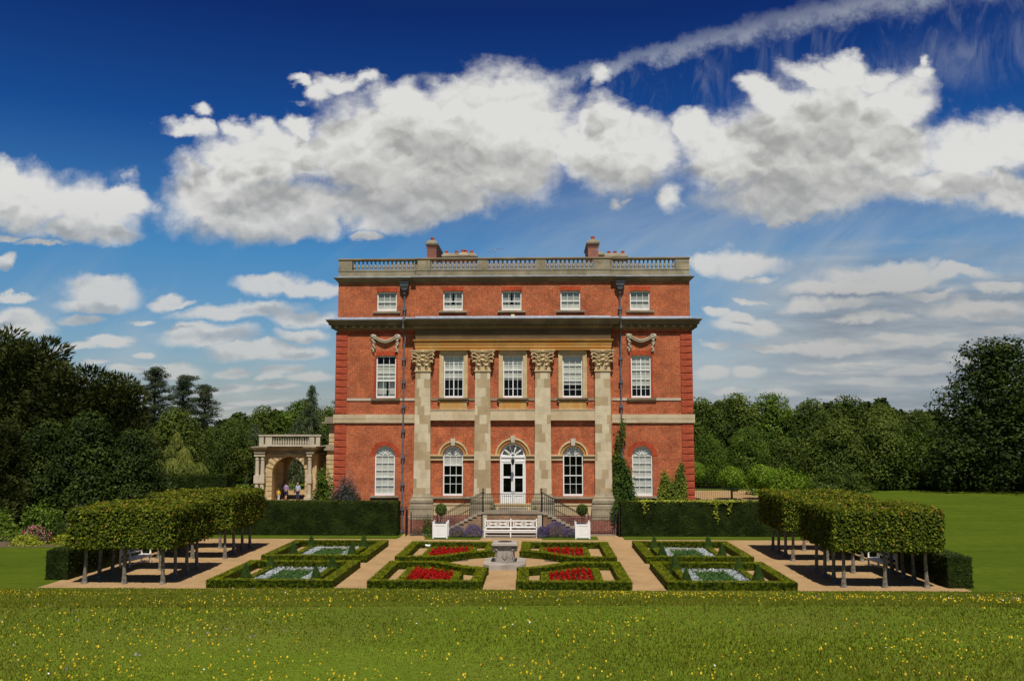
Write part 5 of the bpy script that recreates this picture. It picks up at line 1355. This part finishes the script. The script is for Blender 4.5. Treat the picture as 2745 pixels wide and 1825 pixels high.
mb = MB(); pl = [(-25.65, Yp+6), (-25.65, Yp-.78), (-24.58, Yp-.78), (-24.58, Yp-.06), (-20.62, Yp-.06), (-20.62, Yp-.78), (-19.85, Yp-.78), (-19.85, Yp+6)]
mb.sweep(pl, [(.0, 4.56), (.0, 4.86), (.04, 4.88), (.08, 4.95), (.20, 5.05), (.25, 5.16), (.25, 5.24), (-.3, 5.28)]); mb.box(-25.6, Yp-.72, 4.46, -24.63, Yp+.0, 4.56).box(-20.57, Yp-.72, 4.46, -19.9, Yp+.0, 4.56)
pp(mb, 'cornice', 'stone_grey')
pb = pp(MB().box(-25.2, Yp-.75, 5.26, -19.3, Yp-.45, 5.44).box(-25.25, Yp-.8, 6.24, -19.2, Yp-.4, 6.38), 'balustrade', 'stone_pale')
for (a, b) in ((-25.2, -24.75), (-24.6, -23.95), (-20.35, -19.85), (-19.7, -19.3)):
    o = MB().box(a, Yp-.74, 5.44, b, Yp-.46, 6.24).build('pedestal', M['stone_pale'], pb)
b2 = None; bm2 = MB(); bm2.lathe((0, 0, 0), [(.11, 0), (.06, .08), (.11, .26), (.05, .56), (.09, .60), (.05, .64), (.10, .80)], 8)
for k in range(15):
    if b2 is None: b2 = o = bm2.build('baluster', M['stone_pale'], pb, smooth=True)
    else: o = b2.copy(); link(o, pb)
    o.location = (-23.8+k*.238, Yp-.6, 5.44)
# wing wall behind, banded with raised blocks
mb = MB().box(-18.9, Yp+.6, 0, -12.0, Yp+9, 5.0).box(-18.7, Yp+.6, 5.4, -12.0, Yp+9, 7.45); pp(mb, 'wing_wall', 'stone_buff')
mb = MB(); rr = random.Random(4)
for k in range(17):
    z = .1+k*.43
    if 4.6 < z+.3 < 5.55: 
        if mb.v: pp(mb, 'wing_blocks', 'stone_buff'); mb = MB()
        continue
    x = -18.95 if z < 4.8 else -18.72; x += 0.0 if k % 2 else -.0
    while x < -12.2:
        L_ = 1.05 if k % 2 or x > -18.7 else .6
        mb.box(x, Yp+.52, z, x+L_-.06, Yp+.62, z+.37); x += L_
pp(mb, 'wing_blocks', 'stone_buff')
mb = MB(); mb.box(-19.15, Yp+.35, 4.86, -12.0, Yp+.6, 5.05).box(-19.0, Yp+.45, 5.05, -12, Yp+.6, 5.4)
mb.box(-19.35, Yp-.05, 7.46, -12, Yp+9, 7.62).box(-19.1, Yp+.25, 7.62, -12, Yp+9, 8.1); pp(mb, 'wing_cornice', 'stone_grey')

# ------------------------------------------------------------------ people walking under the arch
def skinmesh(name, pts, edges, mat, parent, sub=2, root=0):
    me = bpy.data.meshes.new(name); me.from_pydata([p[:3] for p in pts], edges, []); me.update(); me.materials.append(M[mat])
    o = bpy.data.objects.new(name, me); link(o, parent)
    o.modifiers.new('skin', 'SKIN'); me.skin_vertices or None
    lay = me.skin_vertices[0] if me.skin_vertices else None
    if lay is None: return o
    for i, p in enumerate(pts):
        r = p[3]; lay.data[i].radius = (r[0], r[1]) if isinstance(r, tuple) else (r, r); lay.data[i].use_root = (i == root)
    m2 = o.modifiers.new('sub', 'SUBSURF'); m2.levels = sub; m2.render_levels = sub
    return o
def person(loc, rz, H_, label, top, legs, hair, shorts=False, longhair=False, bag=None, step=.14):
    r = empty('person', loc, rz, label=label, cat='person', group=None); k = H_/1.7
    def q(x, y, z, rad): return (x*k, y*k, z*k, tuple(a*k for a in rad) if isinstance(rad, tuple) else rad*k)
    pts = [q(0, 0, .95, (.14, .10)), q(0, .01, 1.12, (.125, .09)), q(0, 0, 1.30, (.155, .10)), q(0, .0, 1.42, (.10, .07)), q(0, -.01, 1.49, .05), q(0, -.02, 1.55, .062), q(0, -.03, 1.62, (.078, .092)), q(0, -.02, 1.67, (.055, .07)),
           q(.17, 0, 1.38, .052), q(.23, .01, 1.12, .04), q(.24, -.08, .90, .03), q(.24, -.11, .83, (.022, .035)),
           q(-.17, 0, 1.38, .052), q(-.23, .02, 1.12, .04), q(-.24, .04, .88, .03), q(-.24, .03, .80, (.022, .035)),
           q(.09, 0, .88, .085), q(.10, -step*.5, .50, .055), q(.10, -step*.4, .40, .05), q(.10, -step*.2, .09, .036), q(.10, -step*.2-.12, .04, .032),
           q(-.09, 0, .88, .085), q(-.10, step*.3, .50, .055), q(-.10, step*.7, .40, .05), q(-.10, step*1.2, .09, .036), q(-.10, step*1.2-.12, .04, .032)]
    ed = [(0,1),(1,2),(2,3),(3,4),(4,5),(5,6),(6,7),(3,8),(8,9),(9,10),(10,11),(3,12),(12,13),(13,14),(14,15),(0,16),(16,17),(17,18),(18,19),(19,20),(0,21),(21,22),(22,23),(23,24),(24,25)]
    skinmesh('body', pts, ed, 'skin', r)
    # face and hands
    mb = MB()
    for (s_, i0) in ((1, 11), (-1, 15)):
        px_, py_, pz_ = pts[i0][:3]
        for f in range(4): mb.tube([(px_+(f-1.5)*.0*k, py_+(f-1.5)*.018*k, pz_-.02*k), (px_, py_+(f-1.5)*.02*k, pz_-(.075-abs(f-1.5)*.008)*k), (px_-s_*.02*k, py_+(f-1.5)*.02*k, pz_-.10*k)], [.009*k, .008*k, .006*k], 5)
        mb.tube([(px_, py_-.03*k, pz_), (px_-s_*.01*k, py_-.05*k, pz_-.045*k)], [.010*k, .007*k], 5)
    mb.ball((0, -.12*k, 1.605*k), .016*k, 6); mb.ball((.078*k, -.02*k, 1.61*k), .02*k, 6, .5, 1, 1.4); mb.ball((-.078*k, -.02*k, 1.61*k), .02*k, 6, .5, 1, 1.4)
    mb.build('hands_and_features', M['skin'], r)
    tp = [q(0, 0, .93, (.165, .125)), q(0, .01, 1.12, (.15, .11)), q(0, 0, 1.30, (.175, .12)), q(0, 0, 1.41, (.12, .085)), q(.17, 0, 1.38, .07), q(.235, .01, 1.12, .055), q(.24, -.06, .96, .046), q(-.17, 0, 1.38, .07), q(-.235, .02, 1.12, .055), q(-.24, .03, .96, .046)]
    skinmesh('top', tp, [(0,1),(1,2),(2,3),(3,4),(4,5),(5,6),(3,7),(7,8),(8,9)], top, r)
    ze = .42 if shorts else .10; kk_ = (-step*.4, step*.7) if shorts else (-step*.2, step*1.2)
    tp = [q(0, 0, .96, (.155, .12)), q(.09, 0, .86, .105), q(.10, -step*.5, .50, .075), q(.10, kk_[0], ze, .062), q(-.09, 0, .86, .105), q(-.10, step*.3, .50, .075), q(-.10, kk_[1], ze, .062)]
    skinmesh('trousers', tp, [(0,1),(1,2),(2,3),(0,4),(4,5),(5,6)], legs, r)
    mb = MB(); mb.ball((0, .0, 1.645*k), .098*k, 10, .92, 1.02, 1.05)
    if longhair: mb.tube([(0, .05*k, 1.66*k), (0, .09*k, 1.54*k), (0, .10*k, 1.40*k)], [.085*k, .085*k, .05*k], 8)
    mb.build('hair', M[hair], r, smooth=True)
    mb = MB()
    for i0 in (20, 25): mb.ball((pts[i0][0], pts[i0][1]+.04*k, .035*k), .05*k, 8, .9, 2.2, .8)
    mb.build('shoes', M['cloth_shoe'], r, smooth=True)
    if bag: mb = MB().box(.24*k, -.02*k, .72*k, .33*k, .2*k, .98*k).tube([(.28*k, .08*k, .98*k), (.18*k, .08*k, 1.42*k)], .012, 4); mb.build('shoulder_bag', M[bag], r)
    return r
person((-21.85, 28.2, 0.01), PI, 1.68, 'long-haired person in a light blue shirt and dark trousers under the stone arch', 'cloth_blue', 'cloth_navy', 'hair_fair', longhair=True, bag='cloth_maroon')
person((-23.05, 28.4, 0.01), PI-.2, 1.66, 'person in a lilac top and dark knee-length trousers under the stone arch', 'cloth_lilac', 'cloth_navy', 'hair_dark', shorts=True)
person((-23.5, 29.4, 0.01), PI+.1, 1.76, 'person in dark slate clothes in the shade under the stone arch', 'cloth_slate', 'cloth_navy', 'hair_dark')
person((-23.55, 27.6, 0.01), PI, 1.08, 'small child in a yellow top and pale trousers under the stone arch', 'cloth_yellow', 'cloth_white', 'hair_fair')

# ------------------------------------------------------------------ plants against the house
def climber(name, pts, mat, label, cat='climbing plant', n=3000, size=.11, y=-.12, spread=.10):
    """pts: polygon outline in x,z; leaves hug the wall"""
    r = empty(name, (pts[0][0], y, 0), label=label, cat=cat)
    xs_ = [p[0] for p in pts]; zs_ = [p[1] for p in pts]; out = []
    def inside(x, z):
        c = False; j = len(pts)-1
        for i in range(len(pts)):
            if (pts[i][1] > z) != (pts[j][1] > z) and x < (pts[j][0]-pts[i][0])*(z-pts[i][1])/(pts[j][1]-pts[i][1]+1e-9)+pts[i][0]: c = not c
            j = i
        return c
    while len(out) < n:
        x = rg.uniform(min(xs_), max(xs_)); z = rg.uniform(min(zs_), max(zs_))
        if inside(x, z): out.append((x+rg.gauss(0, .085)-pts[0][0], -abs(rg.gauss(0, spread)), z+rg.gauss(0, .11)))
    C = np.array(out)
    quad_mesh('foliage', leaves(C, np.tile([0, -1., .5], (n, 1)), size*RNG.uniform(.6, 1.4, n), .8, .5), M[mat], r)
    st_ = MB().tube([(.3, 0, .0), (.35, 0, .9), (.25, 0, 1.8)], [.05, .035, .02], 6); st_.build('stem', M['bark'], r)
    return r
climber('climber', [(6.75, .6), (8.2, .6), (8.1, 2.4), (7.9, 3.2), (7.75, 4.2), (7.3, 4.8), (7.05, 5.2), (6.98, 6.5), (6.85, 6.4), (6.8, 5.5), (6.62, 4.9), (6.65, 3.5), (6.62, 2.4)], 'leaf_climber', 'dark green climber covering the wall and pipe right of the pilasters', n=4200, size=.12, spread=.16)
climber('climber', [(7.05, 5.8), (7.2, 5.8), (7.45, 6.4), (7.45, 7.1), (7.3, 7.6), (7.1, 7.1), (7.25, 6.5)], 'leaf_climber', 'thin tip of climber curling round the right rainwater pipe', n=260, size=.10, y=-.26)
climber('climber', [(9.5, 2.1), (11.4, 2.1), (11.35, 3.6), (11.15, 4.75), (10.95, 4.2), (10.75, 3.6), (10.4, 3.3), (10.15, 3.9), (9.95, 4.15), (9.8, 3.3)], 'leaf_climber_light', 'yellow-green climber with two peaks on the right corner of the house', n=3200, size=.11)
climber('climber', [(6.5, .8), (7.0, .8), (6.95, 2.6), (6.7, 2.4), (6.5, 1.6)], 'leaf_climber', 'small green climber at the foot of the right end pilaster', n=500, size=.10, y=-.7)
def bush(name, loc, rx, ry, rz, mat, label, n=4200, size=.12, asp=.55, **kw):
    return tuft(name, loc, rx, ry, rz, mat, label, 'shrub', n, size, asp, **kw)
bush('laurel_bush', (-12.75, .1, .3), .80, .8, 3.9, 'leaf_glossy', 'glossy bright green bush against the left corner of the house', 5200, .16)
bush('leafy_shrub', (-11.05, -.3, .6), 1.05, .35, 3.1, 'leaf_grey', 'loose grey-green shrub with faint mauve tips on the left brick wall', 5200, .12, .35, top='petal_purple', topn=260, tsize=.09)

# ------------------------------------------------------------------ trees
def blobpts(n, c, r, seed=0, shell=.45, lump=.25):
    N = RNG.normal(0, 1, (n, 3)); N /= np.linalg.norm(N, axis=1)[:, None]
    l = 1+lump*np.sin(N[:, 0]*5+seed)*np.sin(N[:, 1]*6+seed*2)*np.sin(N[:, 2]*5+seed*3)
    C = np.array(c)+N*(RNG.uniform(shell, 1, n)**.5*l)[:, None]*np.array(r)
    return C, N
def crown_tree(name, h, rx, seed, mat, bark='bark', base=.18, clumps=26, leaf=.34, per=330, conic=.0, gap=.0, droop=0, asp=.6, trunk_r=.3, spray=False, crk=1.0, rmax=.86):
    """trunk, main limbs, crown of many leaf clumps inside an irregular envelope"""
    rr = random.Random(seed); root = empty(name, (0, 0, 0)); mb = MB(); V = []; Rn = []
    tr = [(0, 0, -.05), (rr.uniform(-.1, .1), rr.uniform(-.1, .1), h*.25), (rr.uniform(-.3, .3), rr.uniform(-.3, .3), h*.55), (rr.uniform(-.3, .3), 0, h*.85)]
    mb.tube(tr, [trunk_r*1.25, trunk_r, trunk_r*.6, trunk_r*.18], 8)
    for k in range(clumps):
        t = (k+.5)/clumps; z = h*(base+(1-base)*t*.93)
        prof = math.sin(PI*min(1, (.20+.80*t)**(.75)))**.65 if not conic else (1-t*conic)*min(1, .55+t*3)
        prof = max(.15, prof); a = k*2.399+rr.uniform(-.4, .4); rad = rx*prof*rr.uniform(.35, rmax)
        cx, cy = rad*math.cos(a), rad*math.sin(a); cr = rx*rr.uniform(.26, .46)*(.65+.45*prof)*crk
        cz = z-droop*rad*.25
        zt = min(max(z-.35*rad-.4, h*base*.6), h*.8)
        mb.tube([(0, 0, zt), (cx*.55, cy*.55, zt+(cz-zt)*.6), (cx, cy, cz)], [trunk_r*.28, trunk_r*.16, .03], 5)
        C, N = blobpts(int(per*(cr/crk/ (rx*.36))**2), (cx, cy, cz), (cr, cr, cr*rr.uniform(.62, .85)), k)
        Rn.append(np.clip(rr.uniform(0, .42)+RNG.uniform(0, .58, len(C)), 0, 1))
        if spray:
            nn = len(C); d_ = N*[1.2, 1.2, .4]+[0, 0, .55]+RNG.normal(0, .25, (nn, 3)); d_ /= np.linalg.norm(d_, axis=1)[:, None]
            s_ = leaf*RNG.uniform(.7, 1.5, nn)[:, None]*.5; S = np.cross(d_, RNG.normal(0, 1, (nn, 3))); S /= np.linalg.norm(S, axis=1)[:, None]
            V.append(np.stack([C-d_*s_, C-S*s_*asp*.6, C+d_*s_*1.3, C+S*s_*asp*.6], 1))
        else: V.append(leaves(C, N+[0, 0, .5], leaf*RNG.uniform(.6, 1.4, len(C)), asp, .6))
    quad_mesh('crown', np.concatenate(V), M[mat], root, face_tone=np.concatenate(Rn))
    mb.build('trunk', M[bark], root)
    return root
def pine_tree(name, h, seed):
    rr = random.Random(seed); root = empty(name, (0, 0, 0)); mb = MB(); V = []
    mb.tube([(0, 0, 0), (.15, 0, h*.5), (0, .1, h*.97)], [.36, .24, .07], 8)
    for k in range(24):
        t = k/23; z = h*(.40+.58*t); R_ = (3.7-2.5*t)*rr.uniform(.6, 1.15); a = k*2.4+rr.uniform(-.5, .5)
        ex, ey = R_*math.cos(a), R_*math.sin(a); mb.tube([(.05, 0, z-.3), (ex*.6, ey*.6, z-.1), (ex, ey, z+.1)], [.09, .06, .03], 5)
        for (f, q_) in ((.25, .9), (.62, 1.1), (1.0, 1.05)):
            C, N = blobpts(240, (ex*f, ey*f, z+.12+rr.uniform(-.2, .2)), (1.1*q_, 1.1*q_, .42), k, .3, .3); V.append(leaves(C, N+[0, 0, .6], .26*RNG.uniform(.6, 1.3, len(C)), .35, .6))
    C, N = blobpts(260, (0, .1, h-.1), (.9, .9, .45), 3, .3); V.append(leaves(C, N, .26, .35, .6))
    quad_mesh('crown', np.concatenate(V), M['leaf_pine'], root); mb.build('trunk', M['bark_pine'], root); return root
def cedar_tree(name, h, R0_, seed, mat, spire=False):
    """drooping whorls of branches"""
    rr = random.Random(seed); root = empty(name, (0, 0, 0)); mb = MB(); V = []
    mb.tube([(0, 0, 0), (0, 0, h*.6), (.1, 0, h)], [.3, .18, .02], 8)
    nb_ = 46
    for k in range(nb_):
        t = k/(nb_-1); z = h*(.10+.88*t); R_ = R0_*((1-t)**.8)*rr.uniform(.7, 1.1)+.15; a = k*2.4
        m = 7; P_ = []
        for i in range(m):
            u_ = i/(m-1); P_.append((R_*u_*math.cos(a), R_*u_*math.sin(a), z+R_*.22*math.sin(u_*2.4)-R_*.50*u_*u_))
        mb.tube(P_, [.06*(1-i/m)+.012 for i in range(m)], 4)
        for (x, y, zz) in P_[1:]:
            nn = int(22+26*R_/R0_); C = np.array([x, y, zz])+RNG.normal(0, 1, (nn, 3))*[.20, .20, .10]; C[:, 2] -= RNG.uniform(0, .55 if not spire else .3, nn)
            d_ = np.tile([math.cos(a)*.3, math.sin(a)*.3, -1.], (nn, 1))+RNG.normal(0, .25, (nn, 3)); d_ /= np.linalg.norm(d_, axis=1)[:, None]
            s_ = RNG.uniform(.12, .30, nn)[:, None]*.6; S = np.cross(d_, RNG.normal(0, 1, (nn, 3))); S /= np.linalg.norm(S, axis=1)[:, None]
            V.append(np.stack([C-d_*s_, C-S*s_*.25, C+d_*s_, C+S*s_*.25], 1))
    quad_mesh('crown', np.concatenate(V), M[mat], root); mb.build('trunk', M['bark'], root); return root

def weeping_tree(name, seed):
    rr = random.Random(seed); root = empty(name, (0, 0, 0)); mb = MB(); V = []
    mb.tube([(0, 0, 0), (.1, 0, 3), (-.1, 0, 7)], [.28, .2, .06], 8)
    domes = [(-.1, 0, 7.0, .55, 1.1), (-.45, -.1, 5.95, .75, 1.0), (.6, .1, 5.6, .75, 1.0), (-1.75, 0, 4.35, 1.0, 1.5), (-.25, -.7, 4.6, 1.1, 1.7), (1.15, -.5, 4.45, 1.0, 1.6), (2.1, .2, 4.1, .9, 1.3), (.3, .6, 5.0, .9, 1.2)]
    for (x, y, z, R_, drop) in domes:
        mb.tube([(0, 0, z-1.2), (x*.6, y*.6, z-.3), (x, y, z)], [.12, .08, .05], 5)
        n = int(1300*R_); u_ = RNG.uniform(0, 1, n)**.7; a = RNG.uniform(0, 2*PI, n); rad = R_*np.sin(u_*1.57); zz = z-drop*(1-np.cos(u_*1.57))-RNG.uniform(0, .22, n)*u_
        C = np.column_stack([x+rad*np.cos(a), y+rad*np.sin(a), zz]); d_ = np.column_stack([np.cos(a)*.35, np.sin(a)*.35, -np.ones(n)])+RNG.normal(0, .15, (n, 3)); d_ /= np.linalg.norm(d_, axis=1)[:, None]
        s_ = RNG.uniform(.12, .28, n)[:, None]; S = np.cross(d_, RNG.normal(0, 1, (n, 3))); S /= np.linalg.norm(S, axis=1)[:, None]
        V.append(np.stack([C-d_*s_, C-S*s_*.22, C+d_*s_, C+S*s_*.22], 1))
    quad_mesh('crown', np.concatenate(V), M['leaf_weeping'], root); mb.build('trunk', M['bark'], root); return root

ALL = {}
def put(proto, x, y, sc, rz, label, cat='tree', group=None, sz=None):
    if proto not in used: used.add(proto); o = ALL[proto]
    else: o = copy_tree(ALL[proto])
    o.location = (x, y, 0); o.rotation_euler = (0, 0, rz); o.scale = (sc, sc, sz or sc); tag(o, label, cat, group)
    return o
# prototypes are modelled 10 m tall unless noted
ALL['yewA'] = crown_tree('yew_tree', 10, 3.9, 1, 'leaf_yew_tree', base=.05, clumps=54, leaf=.27, per=520, conic=.60, asp=.55, spray=True)
ALL['yewB'] = crown_tree('yew_tree', 10, 3.6, 2, 'leaf_yew_tree', base=.05, clumps=54, leaf=.27, per=520, conic=.68, asp=.55, spray=True)
ALL['dark'] = crown_tree('holm_oak', 8, 3.4, 3, 'leaf_dark', base=.06, clumps=38, leaf=.22, per=420)
ALL['woodA'] = crown_tree('wood_tree', 10, 4.4, 4, 'leaf_wood', 'bark_pale', base=.16, clumps=44, leaf=.27, per=420)
ALL['woodB'] = crown_tree('wood_tree', 10, 3.7, 5, 'leaf_wood', 'bark_pale', base=.24, clumps=36, leaf=.27, per=420)
ALL['woodC'] = crown_tree('wood_tree', 10, 4.3, 6, 'leaf_wood_light', 'bark_pale', base=.10, clumps=42, leaf=.26, per=420)
ALL['bushy'] = crown_tree('bushy_tree', 8, 4.4, 7, 'leaf_wood', base=.05, clumps=40, leaf=.30, per=380)
ALL['big'] = crown_tree('tall_tree', 18, 9.0, 8, 'leaf_dark', base=.05, clumps=150, leaf=.34, per=250, conic=.90, trunk_r=.32, crk=.66, rmax=1.06)
ALL['pine'] = pine_tree('pine_tree', 15, 9)
ALL['pineB'] = pine_tree('pine_tree', 15, 12)
ALL['cedar'] = cedar_tree('cedar_tree', 12.8, 3.6, 10, 'leaf_cedar', True)
ALL['blue'] = cedar_tree('cedar_tree', 8.5, 4.2, 11, 'leaf_cedar')
ALL['weep'] = weeping_tree('weeping_tree', 13)
Y_ = 'dark yews massed beyond the left lawn'
put('yewA', -42.5, 11, 1.52, .3, 'tallest dark yew, cut by the left edge of the photo', group=Y_)
put('yewB', -38.0, 9, 1.40, 1.1, 'tall dark yew with spiky top, second from the left edge', group=Y_)
put('yewA', -34.0, 8, 1.22, 2.2, 'dark yew with upswept tips between the two tallest and the round dark oak', group=Y_)
put('yewB', -31.0, 9, 1.12, 3.0, 'shorter dark yew with a pointed top nearest the three pines', group=Y_)
put('yewB', -39.5, 1.0, .80, 4.2, 'low drooping yew at the far left behind the flower border', group=Y_)
put('yewA', -35.5, 0.5, .74, 5.0, 'low brownish yew behind the grey-purple shrub', group=Y_)
put('dark', -30.6, 3.6, 1.02, .4, 'round dark evergreen oak in front of the yews')
put('dark', -28.2, 5.6, .86, 2.0, 'smaller dark evergreen oak with a sheer right side beside the far clipped hedge')
put('dark', -34.0, 4.5, .95, 3.4, 'dark evergreen oak half hidden between low yews')
put('woodC', -40.5, 28, 1.05, .5, 'mid green broadleaf tree in front of the three pines')
put('woodA', -36.0, 33, .92, 1.5, 'green broadleaf tree below the rightmost pine')
put('pine', -50.0, 60, 1.0, .2, 'tallest layered pine, leftmost of the three pines', group='three pines against the sky')
put('pineB', -46.0, 60, .93, 2.0, 'middle pine of the three pines', group='three pines against the sky')
put('pine', -42.3, 58, .84, 4.0, 'rightmost and lowest of the three pines, branches reaching right', group='three pines against the sky')
put('weep', -30.6, 20, .93, 0, 'yellow-green weeping conifer with tiered domes above the far clipped hedge')
LW = 'broadleaf trees behind the stone porch'
put('woodB', -37.6, 56, .83, .6, 'dark green tree left of the gap below the pines', group=LW)
put('woodA', -34.2, 58, 1.0, 1.7, 'round green tree standing left above the porch balustrade', group=LW)
put('woodC', -30.2, 60, 1.12, 2.8, 'highest pale green tree behind the stone porch', group=LW)
put('woodA', -27.0, 62, 1.0, 3.9, 'green tree between the highest pale tree and the drooping cedar', group=LW)
put('cedar', -27.9, 57, 1.0, 0, 'drooping cedar with a thin spire beside the left corner of the house')
put('pineB', -25.0, 66, .84, 1, 'dark pine top just showing left of the house wall')
put('blue', -26.6, 46, 1.0, 0, 'blue-green cedar seen through the stone arch')
put('blue', -31.8, 46, .9, 2, 'feathery cedar left of the stone porch')
put('woodB', -33.5, 44, .72, 5.0, 'small dark tree between the weeping conifer and the stone porch', group=LW)
hedge('yew_hedge', [([(-35.5, 15), (-24.9, 15)], 1.6, 3.1)], 1.6, 3.1, 'leaf_yew_hedge', 'far clipped yew hedge below the weeping conifer', 'hedge', None, 200, .13, out=.06)

def far_wood(name, x0, x1, y, h, label):
    V = []; n = int((x1-x0)*520); x = RNG.uniform(x0, x1, n); t = RNG.random(n)
    top = h*(1+.12*np.sin(x*.21)+.08*np.sin(x*.63+1)+.05*np.sin(x*1.7))
    C = np.column_stack([x, y+RNG.uniform(-4, 4, n)*(1-.5*t), t**.8*top]); N = np.tile([0, -.6, .7], (n, 1))
    o = quad_mesh(name, leaves(C, N, .9*RNG.uniform(.5, 1.4, n), .7, .7), M['leaf_dark']); tag(o, label, 'wood', kind='stuff')
far_wood('distant_wood', -130, -20, 120, 9, 'distant dark wood behind the trees on the left'); far_wood('distant_wood', 20, 150, 125, 11, 'distant dark wood behind the trees on the right')
put('dark', -41.5, 48, 1.0, 1, 'dark tree below the gap right of the pines'); put('woodB', -38.0, 50, .72, 2.2, 'dark green tree right below the rightmost pine')
RW = 'trees of the wood beyond the right lawn'
wood = [('woodA', 18.5, 55, 1.06, 'wood tree directly against the right wall of the house'), ('woodB', 22.8, 56, 1.08, 'wood tree second from the house with visible pale limbs'),
        ('woodA', 27.0, 57, 1.15, 'wood tree third from the house with a broad flat crown'), ('woodC', 31.4, 57, 1.19, 'highest rounded crown left of the first gap in the wood'),
        ('woodB', 36.2, 56, 1.07, 'narrow wood tree standing between the two gaps in the wood'), ('woodA', 41.6, 57, 1.12, 'wide crown right of the gaps in the wood'),
        ('woodA', 46.0, 58, 1.02, 'wood tree sloping down towards the big tree on the right'), ('woodB', 49.5, 56, .93, 'lowest wood tree beside the left edge of the big tree')]
for i, (p, x, y, sc, lab) in enumerate(wood): put(p, x, y, sc, i*1.3, lab, group=RW)
UW = 'understorey trees at the edge of the right wood'
und = [('woodC', 22.0, 49, .66, 'light green small tree at the wood edge near the house'), ('woodC', 26.6, 50, .74, 'light green tree in front of the third wood tree'), ('bushy', 31.5, 50, .72, 'mid green bushy tree under the highest crown'),
       ('bushy', 36.5, 47.5, .98, 'large rounded bushy tree in the middle of the wood edge'), ('bushy', 41.8, 47, 1.02, 'broad dark bushy tree left of the big tree'), ('woodC', 46.5, 47.5, .70, 'low bushy tree at the foot of the big tree, left side'),
       ('bushy', 51.0, 46, .66, 'low dark bushy growth directly under the big tree'), ('bushy', 57.5, 46, .72, 'low dark bushy growth at the right edge of the photo')]
for i, (p, x, y, sc, lab) in enumerate(und): put(p, x, y, sc, i*2.1+.5, lab, group=UW)
put('dark', 46.8, 44.5, .62, 1.9, 'low dark tree at the left foot of the big tree')
put('big', 54.6, 45, 1.30, .7, 'big dark broadleaf tree towering at the right edge of the photo', sz=.99)
put('dark', 60.5, 50, 1.6, .7, 'dark tree behind the right side of the big tree')
# round-headed trees and railing right of the house
bt = None
for (x, y, r_, z, lab) in ((17.0, 30, 1.15, 2.75, 'round-headed clipped tree against the right corner of the house'), (20.7, 30, 1.35, 2.05, 'left of two bright green round-headed trees beyond the right hedge'), (23.7, 30.5, 1.40, 2.2, 'right of two bright green round-headed trees beyond the right hedge')):
    if bt is None:
        bt = empty('round_headed_tree', (0, 0, 0)); n = 4600; N = RNG.normal(0, 1, (n, 3)); N /= np.linalg.norm(N, axis=1)[:, None]
        C = N*(RNG.uniform(.6, 1.05, n)**.6)[:, None]*[1.3, 1.3, 1.15]*(1+.08*np.sin(N[:, :1]*7)*np.sin(N[:, 2:]*6))
        q = quad_mesh('crown', leaves(C, N+[0, 0, .3], .17*RNG.uniform(.6, 1.3, n), .65, .6), M['leaf_lime'], bt); q.location = (0, 0, 2.1)
        MB().tube([(0, 0, 0), (0, 0, 2.2)], [.11, .08], 7).build('trunk', M['bark'], bt); o = bt
    else: o = copy_tree(bt)
    o.location = (x, y, z-2.1*r_/1.3 if z-2.1*r_/1.3 > -.3 else 0); o.scale = (r_/1.3,)*3; tag(o, lab, 'tree', 'round-headed trees beyond the right hedge')
fe = empty('estate_railing', (19.5, 28.3, 0), label='thin black estate railing beyond the right corner of the house', cat='railing')
mb = MB()
for k in range(34): mb.tube([(-2.9+k*.18, 0, 0), (-2.9+k*.18, 0, 1.35)], .016, 4)
mb.build('bars', M['iron'], fe); MB().tube([(-3, 0, 1.2), (3.1, 0, 1.2)], .022, 4).tube([(-3, 0, .15), (3.1, 0, .15)], .02, 4).build('rail', M['iron'], fe)
tuft('hedge_shrub', (27.0, 37, 0), 3.6, 1.8, 2.9, 'leaf_lime', 'loose light green shrubs right of the round-headed trees', 'shrub', 5000, .24)
tuft('shrub', (34.5, 42, 0), 4.5, 1.8, 2.0, 'leaf_wood', 'low dark shrubs along the foot of the right wood', 'shrub', 5000, .26)
tuft('shrub', (15.2, 27.0, 0), 1.0, .6, 1.1, 'leaf_grey', 'grey-green shrub at the foot of the estate railing', 'shrub', 1500, .14)

# ------------------------------------------------------------------ flower border on the left
tuft('shrub', (-28.6, -5.6, 0), 1.45, 1.0, 2.25, 'leaf_wood_light', 'bright mid-green shrub at the left end of the flower border', 'shrub', 3600, .17)
tuft('shrub', (-26.3, -5.2, 0), 1.05, .8, 2.1, 'leaf_purple', 'grey-purple shrub in the middle of the flower border', 'shrub', 2600, .16)
tuft('shrub', (-27.2, -6.2, 0), .62, .5, 1.35, 'leaf_dark', 'narrow dark green shrub between the green and the grey-purple shrubs', 'shrub', 1700, .10)
tuft('border_plant', (-28.6, -7.2, 0), 1.0, .5, .62, 'leaf_yellow', 'low yellow-green plants at the left end of the border edge', 'plant', 2000, .11)
tuft('border_plant', (-26.4, -6.9, 0), .9, .45, .60, 'leaf_yellow', 'low yellow-green plants with a few red flowers in front of the purple shrub', 'plant', 1700, .11, top='petal_red', topn=26, tsize=.09)
tuft('border_plant', (-24.7, -6.4, 0), 1.1, .5, .95, 'leaf_grey', 'mounded grey-green plant at the right end of the flower border', 'plant', 2400, .10)
tuft('border_plant', (-28.5, -6.4, 0), 1.0, .35, 1.0, 'leaf_bedding', 'pink and white flowers in front of the bright green shrub', 'plant', 1200, .10, top='petal_pink', topn=420, tsize=.11)
tuft('shrub', (-32.5, -4.6, 0), 2.2, 1.1, 2.0, 'leaf_wood_light', 'green shrub cut by the left edge of the photo', 'shrub', 2600, .18)
struct(MB().poly([(-36, -8.3, .01), (-27.5, -7.9, .01), (-23.4, -6.9, .01), (-23.0, -3.0, .01), (-36, -2.5, .01)]).build('soil', M['soil']))
